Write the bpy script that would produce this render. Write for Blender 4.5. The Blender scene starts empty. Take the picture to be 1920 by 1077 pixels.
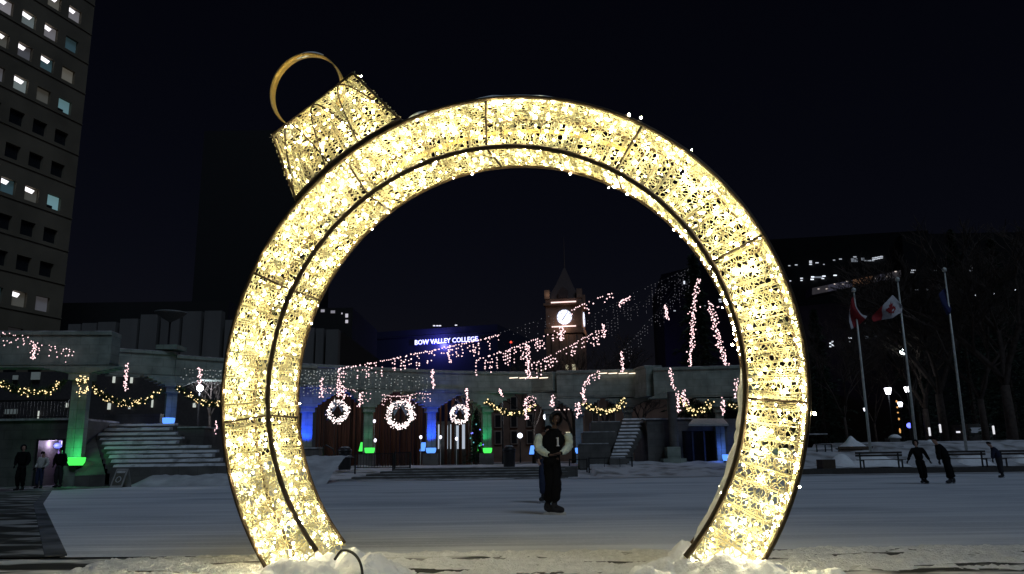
import bpy, bmesh, math, random
import numpy as np
from mathutils import Vector, Matrix, noise
random.seed(7); rng = np.random.default_rng(7)
S = bpy.context.scene
COL = S.collection
PI = math.pi
def V(*a): return Vector(a[0]) if len(a) == 1 else Vector(a)

# ------------------------------------------------------------------ camera
F = 1500.0; TH = math.atan(323/F); RO = math.radians(.74); CH = 1.0
fw = V(0, math.cos(TH), math.sin(TH)); up0 = V(0, -math.sin(TH), math.cos(TH)); rt0 = V(1, 0, 0)
cr = rt0*math.cos(RO) - up0*math.sin(RO); cu = up0*math.cos(RO) + rt0*math.sin(RO)
CAM = V(0, 0, CH)
cd = bpy.data.cameras.new('camera'); cam = bpy.data.objects.new('camera', cd); COL.objects.link(cam)
cd.sensor_width = 36; cd.lens = 36*F/1920; cd.clip_start = .05; cd.clip_end = 3000
cam.matrix_world = Matrix(((cr.x, cu.x, -fw.x, 0), (cr.y, cu.y, -fw.y, 0), (cr.z, cu.z, -fw.z, CH), (0, 0, 0, 1)))
S.camera = cam
# ------------------------------------------------------------------ sky, sun (night), exposure
SUN_EL, SUN_AZ = 48, 152
w = bpy.data.worlds.new('World'); S.world = w; w.use_nodes = True
nt = w.node_tree; bg = nt.nodes['Background']
sky = nt.nodes.new('ShaderNodeTexSky'); sky.sky_type = 'NISHITA'; sky.sun_disc = False
sky.sun_elevation = math.radians(SUN_EL); sky.sun_rotation = math.radians(SUN_AZ); sky.air_density = 1.2; sky.dust_density = 0
tint = nt.nodes.new('ShaderNodeMixRGB'); tint.blend_type = 'MULTIPLY'; tint.inputs[0].default_value = 1; tint.inputs[2].default_value = (.95, .72, 1, 1)
nt.links.new(sky.outputs[0], tint.inputs[1]); nt.links.new(tint.outputs[0], bg.inputs[0]); bg.inputs[1].default_value = 0.0009
sd = bpy.data.lights.new('sun', 'SUN'); sd.energy = .53; sd.angle = math.radians(25); sd.color = (.57, .75, 1)
so = bpy.data.objects.new('sun', sd); COL.objects.link(so)
so.rotation_euler = (math.radians(90-SUN_EL), 0, math.radians(180-SUN_AZ))
S.view_settings.view_transform = 'Standard'; S.view_settings.look = 'None'
S.view_settings.exposure = 0; S.view_settings.gamma = 1; S.view_settings.use_curve_mapping = False
cy = S.cycles
cy.use_denoising = True; cy.use_light_tree = True; cy.max_bounces = 5; cy.diffuse_bounces = 3; cy.glossy_bounces = 2
cy.transmission_bounces = 2; cy.sample_clamp_indirect = 2; cy.sample_clamp_direct = 0; cy.caustics_reflective = False; cy.caustics_refractive = False

# ------------------------------------------------------------------ pixel -> place helpers (photograph 1920 wide)
def ray(px, py): return fw + cr*((px-960)/F) + cu*((538.5-py)/F)
def at(px, py, Y): d = ray(px, py); return CAM + d*(Y/d.y)
def gz(px, py, z=0.0): d = ray(px, py); return CAM + d*((z-CH)/d.z)
def X(px, Y, py=800): return at(px, py, Y).x
def Z(px, py, Y): return at(px, py, Y).z

# ------------------------------------------------------------------ materials
MATS = {}
def mat(name, col, rough=.7, metal=0, var=.25, scale=6, stretch=(1, 1, 1), col2=None, bump=0, lo=.35, hi=.65, spec=.3):
    if name in MATS: return MATS[name]
    m = bpy.data.materials.new(name); m.use_nodes = True; MATS[name] = m
    t = m.node_tree; b = t.nodes['Principled BSDF']
    b.inputs['Roughness'].default_value = rough; b.inputs['Metallic'].default_value = metal
    b.inputs['Specular IOR Level'].default_value = spec
    c1 = tuple(col); c2 = tuple(col2) if col2 else tuple(c*(1-var) for c in col)
    tc = t.nodes.new('ShaderNodeTexCoord'); mp = t.nodes.new('ShaderNodeMapping'); mp.inputs['Scale'].default_value = stretch
    n = t.nodes.new('ShaderNodeTexNoise'); n.inputs['Scale'].default_value = scale; n.inputs['Detail'].default_value = 5
    r = t.nodes.new('ShaderNodeValToRGB'); r.color_ramp.elements[0].position = lo; r.color_ramp.elements[1].position = hi
    r.color_ramp.elements[0].color = (*c2, 1); r.color_ramp.elements[1].color = (*c1, 1)
    t.links.new(tc.outputs['Object'], mp.inputs[0]); t.links.new(mp.outputs[0], n.inputs['Vector'])
    t.links.new(n.outputs['Fac'], r.inputs[0]); t.links.new(r.outputs[0], b.inputs['Base Color'])
    if bump:
        n2 = t.nodes.new('ShaderNodeTexNoise'); n2.inputs['Scale'].default_value = scale*4; n2.inputs['Detail'].default_value = 4
        t.links.new(mp.outputs[0], n2.inputs['Vector'])
        bp = t.nodes.new('ShaderNodeBump'); bp.inputs['Strength'].default_value = bump; bp.inputs['Distance'].default_value = .05
        t.links.new(n2.outputs['Fac'], bp.inputs['Height']); t.links.new(bp.outputs[0], b.inputs['Normal'])
    return m
def glow(name, col, st, sample=False):
    if name in MATS: return MATS[name]
    m = bpy.data.materials.new(name); m.use_nodes = True; MATS[name] = m
    b = m.node_tree.nodes['Principled BSDF']; b.inputs['Base Color'].default_value = (*[c*.5 for c in col], 1)
    b.inputs['Emission Color'].default_value = (*col, 1); b.inputs['Emission Strength'].default_value = st
    m.cycles.emission_sampling = 'FRONT' if sample else 'NONE'
    return m

# ------------------------------------------------------------------ mesh builder
class MB:
    def __init__(s): s.v = []; s.f = []
    def add(s, vs, fs):
        o = len(s.v); s.v += [tuple(p) for p in vs]; s.f += [tuple(i+o for i in f) for f in fs]
    def box(s, x0, x1, y0, y1, z0, z1):
        s.add([(x0,y0,z0),(x1,y0,z0),(x1,y1,z0),(x0,y1,z0),(x0,y0,z1),(x1,y0,z1),(x1,y1,z1),(x0,y1,z1)],
              [(0,3,2,1),(4,5,6,7),(0,1,5,4),(1,2,6,5),(2,3,7,6),(3,0,4,7)])
    def obox(s, c, hx, hy, z0, z1, dx=V(1,0,0)):
        dx = V(dx.x, dx.y, 0).normalized(); dy = V(-dx.y, dx.x, 0); P = []
        for z in (z0, z1):
            for a, b in ((-1,-1),(1,-1),(1,1),(-1,1)):
                q = V(c[0], c[1], z) + dx*hx*a + dy*hy*b; P.append(q)
        s.add(P, [(0,3,2,1),(4,5,6,7),(0,1,5,4),(1,2,6,5),(2,3,7,6),(3,0,4,7)])
    def hexa(s, P): s.add(P, [(0,3,2,1),(4,5,6,7),(0,1,5,4),(1,2,6,5),(2,3,7,6),(3,0,4,7)])
    def quad(s, *P): s.add(P, [tuple(range(len(P)))])
    def tube(s, pts, r, n=6, cap=True, ref=None):
        pts = [Vector(p) for p in pts]; k = len(pts); rr = r if isinstance(r, (list, tuple)) else [r]*k; vs = []
        for i, p in enumerate(pts):
            t = (pts[min(i+1,k-1)] - pts[max(i-1,0)]).normalized()
            if ref is not None: a = t.cross(ref)
            else: a = t.cross(V(0,0,1)) if abs(t.z) < .9 else t.cross(V(1,0,0))
            a.normalize(); b = t.cross(a)
            vs += [p + (a*math.cos(2*PI*j/n) + b*math.sin(2*PI*j/n))*rr[i] for j in range(n)]
        fs = [(i*n+j, i*n+(j+1)%n, (i+1)*n+(j+1)%n, (i+1)*n+j) for i in range(k-1) for j in range(n)]
        if cap: fs += [tuple(range(n-1,-1,-1)), tuple((k-1)*n+j for j in range(n))]
        s.add(vs, fs)
    def lathe(s, c, prof, n=16):
        vs = [(c[0]+r*math.cos(2*PI*j/n), c[1]+r*math.sin(2*PI*j/n), c[2]+z) for r, z in prof for j in range(n)]
        k = len(prof); fs = [(i*n+j, i*n+(j+1)%n, (i+1)*n+(j+1)%n, (i+1)*n+j) for i in range(k-1) for j in range(n)]
        fs += [tuple(range(n-1,-1,-1)), tuple((k-1)*n+j for j in range(n))]; s.add(vs, fs)
    def ball(s, c, r, n=8, k=5, sq=1):
        s.lathe(c, [(r*math.sin(PI*i/k)+1e-4, -r*math.cos(PI*i/k)*sq) for i in range(k+1)], n)
    def octa(s, c, r):
        x, y, z = c
        s.add([(x+r,y,z),(x-r,y,z),(x,y+r,z),(x,y-r,z),(x,y,z+r),(x,y,z-r)],
              [(0,2,4),(2,1,4),(1,3,4),(3,0,4),(2,0,5),(1,2,5),(3,1,5),(0,3,5)])
    def build(s, name, m, parent=None, smooth=False):
        me = bpy.data.meshes.new(name)
        o3 = ROOTLOC.get(root_of(parent), V(0,0,0)) if parent else V(0,0,0)
        me.from_pydata([(a-o3.x, b-o3.y, c-o3.z) for a, b, c in s.v], [], s.f); me.update()
        if m: me.materials.append(m)
        if smooth: me.polygons.foreach_set('use_smooth', [True]*len(me.polygons))
        o = bpy.data.objects.new(name, me); COL.objects.link(o)
        if parent: o.parent = parent
        return o
ROOTLOC = {}
def root_of(o):
    while o is not None and o.parent: o = o.parent
    return o
def tag(o, label, cat=None, group=None, kind=None):
    if label: o['label'] = label
    if cat: o['category'] = cat
    if group: o['group'] = group
    if kind: o['kind'] = kind
    return o
def thing(name, label, cat, loc, group=None):
    o = bpy.data.objects.new(name, None); o.empty_display_size = .2; COL.objects.link(o); o.location = loc
    ROOTLOC[o] = Vector(loc); return tag(o, label, cat, group)
def npmesh(name, Vv, Fq, m, parent=None, loc=None):
    """fast mesh from numpy: Vv (n,3), Fq (k,3 or 4)"""
    me = bpy.data.meshes.new(name)
    if parent is not None: Vv = Vv - np.array(ROOTLOC.get(root_of(parent), V(0,0,0)))
    q = Fq.shape[1]
    me.vertices.add(len(Vv)); me.vertices.foreach_set('co', Vv.astype(np.float32).ravel())
    me.loops.add(Fq.size); me.loops.foreach_set('vertex_index', Fq.astype(np.int32).ravel())
    me.polygons.add(len(Fq)); me.polygons.foreach_set('loop_start', np.arange(0, Fq.size, q, dtype=np.int32))
    me.update(calc_edges=True); me.validate()
    if m: me.materials.append(m)
    o = bpy.data.objects.new(name, me); COL.objects.link(o)
    if parent is not None: o.parent = parent
    return o
def np_tubes(P0, P1, r, n=3):
    """prisms along segments; returns verts, quads"""
    P0 = np.asarray(P0, float); P1 = np.asarray(P1, float); k = len(P0)
    r = np.broadcast_to(np.asarray(r, float), (k,))
    d = P1-P0; d /= np.linalg.norm(d, axis=1)[:, None]+1e-9
    ref = np.where(np.abs(d[:, 2:3]) < .9, np.array([[0, 0, 1.]]), np.array([[1., 0, 0]]))
    a = np.cross(d, ref); a /= np.linalg.norm(a, axis=1)[:, None]; b = np.cross(d, a); vs = []
    for P in (P0, P1):
        for j in range(n):
            vs.append(P + r[:, None]*(a*math.cos(2*PI*j/n) + b*math.sin(2*PI*j/n)))
    Vv = np.stack(vs, 1).reshape(-1, 3); base = (np.arange(k)*2*n)[:, None]
    Fq = np.concatenate([base + np.array([[j, (j+1) % n, n+(j+1) % n, n+j]]) for j in range(n)])
    return Vv, Fq
def np_octas(C, r):
    C = np.asarray(C, float); k = len(C); r = np.broadcast_to(np.asarray(r, float), (k,))
    D = np.array([(1,0,0),(-1,0,0),(0,1,0),(0,-1,0),(0,0,1),(0,0,-1)], float)
    Vv = (C[:, None, :] + D[None]*r[:, None, None]).reshape(-1, 3)
    T = np.array([(0,2,4),(2,1,4),(1,3,4),(3,0,4),(2,0,5),(1,2,5),(3,1,5),(0,3,5)])
    return Vv, (np.arange(k)[:, None, None]*6 + T[None]).reshape(-1, 3)
def point(name, loc, energy, col, r=.1, spot=None):
    l = bpy.data.lights.new(name, 'POINT'); l.energy = energy; l.color = col; l.shadow_soft_size = r
    o = bpy.data.objects.new(name, l); COL.objects.link(o); o.location = loc; return o

# materials used widely
CONC = mat('pale_concrete', (.29,.34,.29), .8, var=.35, scale=1.5, bump=.15)  # slight green tint in the colour stands in for the green uplights' wash
CONC2 = mat('dark_concrete', (.13,.125,.115), .85, var=.4, scale=1.2, bump=.2)
for _m in (CONC, CONC2):
    _t = _m.node_tree; _b = _t.nodes['Principled BSDF']; _src = _b.inputs['Base Color'].links[0].from_socket; _tc = [n for n in _t.nodes if n.type == 'TEX_COORD'][0]
    _mp = _t.nodes.new('ShaderNodeMapping'); _mp.inputs['Rotation'].default_value = (PI/2, 0, 0)
    _br = _t.nodes.new('ShaderNodeTexBrick'); _br.inputs['Scale'].default_value = .55; _br.inputs['Mortar Size'].default_value = .012; _br.inputs['Color1'].default_value = (1,1,1,1); _br.inputs['Color2'].default_value = (.82,.82,.82,1); _br.inputs['Mortar'].default_value = (.45,.45,.45,1)
    _mx = _t.nodes.new('ShaderNodeMixRGB'); _mx.blend_type = 'MULTIPLY'; _mx.inputs[0].default_value = .4
    _t.links.new(_tc.outputs['Object'], _mp.inputs[0]); _t.links.new(_mp.outputs[0], _br.inputs['Vector']); _t.links.new(_src, _mx.inputs[1]); _t.links.new(_br.outputs[0], _mx.inputs[2]); _t.links.new(_mx.outputs[0], _b.inputs['Base Color'])
SNOW = mat('snow', (.9,.91,.92), .75, var=.1, scale=5, bump=.5, spec=.2)
SNOWD = mat('trodden_snow', (.5,.5,.5), .8, col2=(.16,.16,.16), scale=2.2, bump=.5)
STEEL = mat('black_steel', (.02,.02,.022), .45, var=.3)
WOOD = mat('weathered_wood', (.11,.075,.05), .7, var=.45, scale=3, stretch=(1,1,8))
BARK = mat('dark_bark', (.075,.055,.045), .9, var=.5, scale=4)
GREEN = mat('conifer_green', (.02,.035,.02), .8, var=.5, scale=3)
WIRE = mat('thin_wire', (.06,.06,.06), .6)
XBULB = glow('christmas_bulb', (1, .66, .68), 2.1)
XWARM = glow('garland_bulb', (1, .74, .36), 2.4)
DIMB = glow('faint_bulb', (.55, .6, .55), .55)

# ------------------------------------------------------------------ ground, rink, terraces
g = MB(); g.quad((-600,-60,-.3),(600,-60,-.3),(600,900,-.3),(-600,900,-.3))
tag(g.build('ground', mat('asphalt', (.05,.05,.05), .9, var=.4, scale=.5)), None, kind='structure')
def height_grid(name, x0, x1, y0, y1, nx, ny, hf, m, smooth=True):
    xs = np.linspace(x0, x1, nx); ys = np.linspace(y0, y1, ny)
    P = np.array([(x, y, hf(x, y)) for y in ys for x in xs])
    i = np.arange(nx-1)[None, :] + (np.arange(ny-1)*nx)[:, None]
    Fq = np.stack([i, i+1, i+nx+1, i+nx], -1).reshape(-1, 4)
    o = npmesh(name, P, Fq, m)
    if smooth: o.data.polygons.foreach_set('use_smooth', [True]*len(o.data.polygons))
    return o
def nz(x, y, s, seed=0): return noise.noise(V(x*s, y*s, seed))
# rink outline
RL = [(-5.06, 9.45), (-12.5, 21.9), (-18.7, 33.3)]
ICE = mat('rink_ice', (.76,.78,.82), .7, var=.3, scale=.55, stretch=(.22, 1.5, 1), col2=(.54,.56,.61), lo=.3, hi=.72, spec=.15, bump=.12)
_t = ICE.node_tree; _b = _t.nodes['Principled BSDF']; _src = _b.inputs['Base Color'].links[0].from_socket; _tc = [n for n in _t.nodes if n.type == 'TEX_COORD'][0]
def _layer(src, scale, stretch, rot, lo, hi, colr, fac, dist=0.0):
    mp_ = _t.nodes.new('ShaderNodeMapping'); mp_.inputs['Scale'].default_value = stretch; mp_.inputs['Rotation'].default_value = (0, 0, rot)
    n_ = _t.nodes.new('ShaderNodeTexNoise'); n_.inputs['Scale'].default_value = scale; n_.inputs['Detail'].default_value = 6; n_.inputs['Distortion'].default_value = dist
    r_ = _t.nodes.new('ShaderNodeMapRange'); r_.inputs[1].default_value = lo; r_.inputs[2].default_value = hi; r_.inputs[4].default_value = fac
    m_ = _t.nodes.new('ShaderNodeMixRGB'); m_.inputs[2].default_value = (*colr, 1)
    _t.links.new(_tc.outputs['Object'], mp_.inputs[0]); _t.links.new(mp_.outputs[0], n_.inputs['Vector']); _t.links.new(n_.outputs['Fac'], r_.inputs[0]); _t.links.new(r_.outputs[0], m_.inputs[0]); _t.links.new(src, m_.inputs[1]); return m_.outputs[0]
_s = _layer(_src, 1.6, (.12, 3, 1), .12, .55, .62, (.82,.84,.88), .7, .6)      # skate scratches, shaved snow
_s = _layer(_s, 1.3, (.1, 2.4, 1), -.35, .57, .63, (.84,.86,.9), .6, .8)
_s = _layer(_s, .35, (.5, 1, 1), 0, .5, .66, (.3,.34,.4), .55)                  # damp patches
_s = _layer(_s, 18, (1, 1, 1), 0, .56, .66, (.86,.87,.9), .45)                  # snow crumbs
_t.links.new(_s, _b.inputs['Base Color'])
g = MB(); ice = [(-5.06,9.3,0),(8,8.75,0),(60,8.6,0),(60,43.5,0),(15,43.5,0),(7.5,42.5,0),(-3,41,0),(-9.5,43,0),(-15,41,0),(-17.5,37,0),(-18.7,33.3,0),(-12.5,21.9,0)]
g.quad(*ice); tag(g.build('rink_ice', ICE), None, kind='structure')
# paving left of the rink and near strip (patchy snow over dark paving)
PATCH = mat('patchy_snow_paving', (.7,.7,.67), .85, col2=(.03,.032,.03), scale=1.6, stretch=(.5, 1.6, 1), lo=.47, hi=.58, bump=.4)
def near_h(x, y):
    return .012 + .02*nz(x, y, 2.1, 3) + .012*nz(x, y, 7, 5)
o = height_grid('near_pavement', -34, 40, -4, 9.35, 300, 90, lambda x, y: near_h(x, y) if y < 9.2 else -.02, PATCH); tag(o, None, kind='structure')
g = MB(); g.quad((-60,9.3,.004),(-5.0,9.3,.004),(-12.5,21.9,.004),(-18.75,33.3,.004),(-17.6,37.2,.004),(-18.5,46,.004),(-60,46,.004))
tag(g.build('left_pavement', mat('dark_patchy_paving', (.34,.34,.33), .85, col2=(.025,.027,.025), scale=1.5, stretch=(.55,1.2,1), lo=.5, hi=.6)), None, kind='structure')
# kerb along the left edge of the ice
g = MB()
for a, b in zip(RL[:-1], RL[1:]):
    a, b = V(*a, 0), V(*b, 0); d = (b-a).normalized(); n_ = V(-d.y, d.x, 0)*.22
    g.hexa([a, a+n_, b+n_, b, a+V(0,0,.016), a+n_+V(0,0,.016), b+n_+V(0,0,.016), b+V(0,0,.016)])
tag(g.build('rink_kerb', mat('kerb_slate', (.16,.17,.19), .85, col2=(.04,.045,.05), scale=1.2)), None, kind='structure')
# trodden white snow strip between the ring feet
def strip_h(x, y):
    e = min(1, max(0, (y-7.0)/.5)); f_ = 1 if y < 9.0 else max(0, (9.3-y)/.3)
    gap = .5+.5*math.tanh((nz(x*.5, y*2.2, 1.2, 9)+.22)*9)
    return (-.05 + e*f_*gap*(.085 + .03*nz(x, y, 3, 1) + .03*nz(x, y, 9, 2) + .022*nz(x, y, 23, 6)))
o = height_grid('snow_strip', -4.2, 7.5, 6.6, 9.3, 420, 120, strip_h, mat('grainy_snow', (.92,.92,.91), .8, var=.16, scale=14, bump=.8)); tag(o, None, kind='structure')
# snow bank from rink edge up to the plaza level, plaza terrace behind
def plaza_h(x, y):
    edge = 41.5 if x < 0 else 43 + .02*x
    t = min(1, max(0, (y-edge)/7)); z = .02 + .68*t
    if x > 13.5: z += min(1, max(0, (y-edge-1)/5))*(.75 if x > 22 else .45)*min(1, (x-13.5)/2) + (.35*min(1, max(0, (y-49)/4)) if x > 17 else 0)
    z += (.14*nz(x, y, .55, 4) + .07*nz(x, y, 1.7, 8))*min(1, t*4)*(1 if y < 53 else .25)
    if -13 < x < 4.5 and y > edge+.4: z = min(z, .02+.6*max(0, (y-edge-2.4))/7) - .05
    return z
o = height_grid('snow_bank', -19, 45, 41.2, 60, 330, 110, plaza_h, mat('bank_snow', (.55,.55,.57), .8, col2=(.2,.19,.18), scale=.9, lo=.3, hi=.52, bump=.6)); tag(o, None, kind='structure')
g = MB(); g.quad((-70,58,.62),(90,58,.62),(90,125,.62),(-70,125,.62))
tag(g.build('plaza_terrace', mat('plaza_paving', (.16,.16,.16), .85, var=.5, scale=.7)), None, kind='structure')
# low steps up from the ice in the middle
st = thing('plaza_steps', 'long low dark steps with snowy edges rising from the ice behind the skater', 'steps', (-3, 43, 0))
g = MB(); gs = MB()
for i in range(5):
    x0, x1 = X(640+22*i, 43), X(1055+8*i, 43); y0 = 42.2+.75*i; z1 = .06+.125*i
    g.box(x0, x1, y0, 47.5+.01*i, -.2, z1)
    gs.box(x0+.05, x1-.3*(i % 2)-.2, y0+.12, y0+.72, z1+.002, z1+.03)
g.build('step_block', CONC2, st); gs.build('snow_cover', SNOWD, st)

# ------------------------------------------------------------------ the illuminated ornament ring
RC = V(-.2163, 7.1, 1.6805); RN = V(-.24587, -.96919, -.01486); RR = V(.9693, -.2459, 0); RU = V(-.003655, -.014406, .99989)
RO_, RI_, RD = 2.67, 2.185, .556
def rp(a, rad, off=0.0):     # angle in degrees, radius, distance behind the front face
    a = math.radians(a); return RC + RR*(rad*math.cos(a)) + RU*(rad*math.sin(a)) - RN*off
def rq(u, v, off=0.0): return RC + RR*u + RU*v - RN*off
nRC, nRN, nRR, nRU = (np.array(v) for v in (RC, RN, RR, RU))
A0, A1 = -42, 222
SPK = [-5.8, 25.3, 56.9, 90, 123, 154.4, 186.5]
BRONZE = mat('bronze_tube', (.085,.06,.034), .45, metal=.3, var=.4, scale=9)
NET = mat('gold_net_cord', (.76,.72,.47), .6, var=.22, scale=4, col2=(.76,.65,.34))
GOLD = mat('gold_band', (.75,.5,.16), .4, metal=.35, var=.2, scale=8)
LED = glow('led_bulb', (1, .87, .5), 165, sample=True)
ring = thing('ornament_ring', 'giant glowing gold bauble ring of lit netting standing between two snow heaps', 'light sculpture', tuple(rp(270, 1.7)))
NH = 110
for rad, off, r in ((RO_, 0, .02), (RI_, 0, .025), (RO_, RD, .02), (RI_, RD, .022)):
    g = MB(); g.tube([rp(A0+(A1-A0)*i/NH, rad, off) for i in range(NH+1)], r, 8, ref=RN); g.build('hoop', BRONZE, ring, True)
for a in SPK:
    g = MB(); k = [rp(a, RO_, 0), rp(a, RI_, 0), rp(a, RI_, RD), rp(a, RO_, RD)]
    for p, q in zip(k, k[1:]+k[:1]): g.tube([p, q], .0115, 6)
    g.build('cross_frame', BRONZE, ring, True)
# netting: surfaces of the square tube, parametrised by (s along the arc, t across)
def surf(kind, s, t):
    """kind 0 front 1 inner 2 back 3 outer; s angle in degrees, t 0..1"""
    a = np.radians(s)
    if kind == 0: rad = RO_+(RI_-RO_)*t; off = np.zeros_like(t)
    elif kind == 1: rad = np.full_like(t, RI_); off = RD*t
    elif kind == 2: rad = RO_+(RI_-RO_)*t; off = np.full_like(t, RD)
    else: rad = np.full_like(t, RO_); off = RD*t
    return nRC + nRR*(rad*np.cos(a))[:, None] + nRU*(rad*np.sin(a))[:, None] - nRN*off[:, None]
def net_segments(mapf, L, W, cell=.062, bar=.135, loops=80, thick=.0044):
    """2-d cord pattern on an L x W metre patch, mapped by mapf(s, t) -> (n,3)"""
    A, B, R = [], [], []
    def line(p, q, r, nseg=1):
        for i in range(nseg):
            A.append((p[0]+(q[0]-p[0])*i/nseg, p[1]+(q[1]-p[1])*i/nseg)); B.append((p[0]+(q[0]-p[0])*(i+1)/nseg, p[1]+(q[1]-p[1])*(i+1)/nseg)); R.append(r)
    s = bar*.4
    while s < L:                                   # straight cords across
        for k in range(2):
            e = rng.normal(0, .006); line((s+.013*k+e, 0), (s+.013*k+rng.normal(0, .008), W), thick*1.15, 3)
        s += bar*rng.uniform(.8, 1.2)
    nr = max(2, int(L/cell)); nc = max(3, int(W/cell*1.05))
    P = np.zeros((nr+1, 2*nc+1, 2))
    for i in range(nr+1):
        for j in range(2*nc+1):
            zig = .25 if (i+j) % 2 else -.25
            P[i, j] = ((i+zig+rng.normal(0, .17))*L/nr, min(W, max(0, (j+rng.normal(0, .2))*W/(2*nc))))
    P[:, 0, 1] = 0; P[:, -1, 1] = W
    for i in range(nr+1):
        for j in range(2*nc): line(P[i, j], P[i, j+1], thick*.9)
    for i in range(nr):
        for j in range(2*nc+1):
            if (i+j) % 2 and rng.random() < .93: line(P[i, j], P[i+1, j], thick*.9)
    for _ in range(int(loops*L*W)):                # stray loops
        c = (rng.uniform(0, L), rng.uniform(.05, W-.05)); r0 = rng.uniform(.025, .06); ph = rng.uniform(0, 6.28); n = 8; ex = rng.uniform(.6, 1.2)
        pts = [(min(L, max(0, c[0]+r0*math.cos(ph+2*PI*k/n))), min(W, max(0, c[1]+ex*r0*math.sin(ph+2*PI*k/n)))) for k in range(n+1)]
        for k in range(n): line(pts[k], pts[k+1], thick*.8)
    for _ in range(int(14*L*W)):                   # slanting strays
        c = (rng.uniform(0, L), rng.uniform(0, W)); d = (rng.normal(0, .1), rng.normal(0, .14))
        line(c, (min(L, max(0, c[0]+d[0])), min(W, max(0, c[1]+d[1]))), thick*.8, 2)
    A = np.array(A); B = np.array(B)
    return mapf(A[:, 0], A[:, 1]), mapf(B[:, 0], B[:, 1]), np.array(R)
BULBS = []      # (position, outward)
bounds = [A0] + SPK + [A1]
for b0, b1 in zip(bounds[:-1], bounds[1:]):
    Va, Fa, n0 = [], [], 0
    for kind in range(4):
        Rm = (RO_+RI_)/2 if kind in (0, 2) else (RI_ if kind == 1 else RO_)
        L = math.radians(b1-b0)*Rm; W = RO_-RI_ if kind in (0, 2) else RD
        mf = lambda s, t, k=kind, Rm=Rm, W=W: surf(k, b0+np.degrees(s/Rm), t/W)
        P0, P1, R = net_segments(mf, L, W, cell=.054 if kind != 2 else .07)
        vv, ff = np_tubes(P0, P1, R); Va.append(vv); Fa.append(ff+n0); n0 += len(vv)
        nb = int(L*W*{0: 92, 1: 84, 2: 36, 3: 52}[kind])
        ss = rng.uniform(0, L, nb); tt = rng.uniform(.03, W-.03, nb)
        out = {0: nRN, 2: -nRN}.get(kind)
        pos = mf(ss, tt)
        for p in pos:
            d = out if out is not None else (p-nRC-nRN*((p-nRC)@nRN))/np.linalg.norm(p-nRC)*(-1 if kind == 1 else 1)
            BULBS.append((p + d*rng.uniform(-.025, .03 if kind < 2 else -.005), kind))
    npmesh('wire_net', np.concatenate(Va), np.concatenate(Fa), NET, ring)
# flat gold braces along the far side of the netting, one piece per bay
for b0, b1 in zip(bounds[3:5], bounds[4:6]):
    g = MB(); n = 12; vs = []
    for i in range(n+1):
        a = b0+.8+(b1-b0-1.6)*i/n; vs += [rp(a, RO_-.11, RD-.03), rp(a, RO_-.15, RD-.03), rp(a, RO_-.15, RD-.024), rp(a, RO_-.11, RD-.024)]
    g.add(vs, [(i*4+j, i*4+(j+1) % 4, (i+1)*4+(j+1) % 4, (i+1)*4+j) for i in range(n) for j in range(4)])
    g.build('gold_slat', GOLD, ring)
# ornament cap (trapezoid block on the 123 degree joint)
CA = math.radians(122.6); ce = (math.cos(CA), math.sin(CA)); ct = (math.sin(CA), -math.cos(CA))  # outward, to the right
def cp(x, h, off=0.0): return rq(ce[0]*h + ct[0]*x, ce[1]*h + ct[1]*x, off)
def cap_half(h): return .52 + (.655-.52)*(3.385-h)/(3.385-2.66)
CT = 3.385
def cbase(x): return math.sqrt(max(.01, (RO_+.03)**2-x*x))
g = MB()
for off in (0, RD):
    pl = [cp(-.655, cbase(.655), off), cp(-.52, CT, off), cp(.52, CT, off), cp(.655, cbase(.655), off)]
    g.tube(pl, .017, 6)
    g.tube([cp(-.655+1.31*i/14, cbase(-.655+1.31*i/14)+.01, off) for i in range(15)], .024, 6)
for x, h in ((-.52, CT), (.52, CT), (-.655, cbase(.655)), (.655, cbase(.655))): g.tube([cp(x, h, 0), cp(x, h, RD)], .017, 6)
g.build('cap_frame', BRONZE, ring, True)
for c in (-.375, 0.005, .385):      # scallop arches on the front
    g = MB(); pts = []
    for i in range(25):
        u = -1+2*i/24; x = c + .215*u; h = CT-.025-(CT-.025-cbase(c+.215*u)-.01)*abs(u)**2.1; x *= cap_half(h)/.6
        pts.append(cp(x, h, -.012))
    g.tube(pts, .008, 5); g.build('scallop_arch', BRONZE, ring, True)
# cap netting
Va, Fa, n0 = [], [], 0
def capf(s, t): # s 0..1.1 across, t 0..~.75 down from top
    xx = (s/1.1*2-1); hh = CT - t; half = .52 + (.655-.52)*(CT-hh)/(CT-2.66); x = xx*half
    base = np.sqrt(np.maximum(.01, (RO_+.03)**2-x*x)); hh = CT-(CT-base)*t/.72
    return x, hh
def cmap(off): 
    def f(s, t):
        x, h = capf(s, t); u = ce[0]*h+ct[0]*x; v = ce[1]*h+ct[1]*x
        return nRC + nRR*u[:, None] + nRU*v[:, None] - nRN*off
    return f
def cside(sgn):
    def f(s, t):   # s 0..RD depth, t down
        h = CT - t*(CT-cbase(.655))/.72; half = .52+(.655-.52)*(CT-h)/(CT-2.66); x = sgn*half
        u = ce[0]*h+ct[0]*x; v = ce[1]*h+ct[1]*x
        return nRC + nRR*u[:, None] + nRU*v[:, None] - nRN*s[:, None]
    return f
def ctop(s, t):
    x = -.52+1.04*s/1.1; u = ce[0]*CT+ct[0]*x; v = ce[1]*CT+ct[1]*x
    return nRC + nRR*u[:, None] + nRU*v[:, None] - nRN*(t/.72*RD)[:, None]
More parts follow.
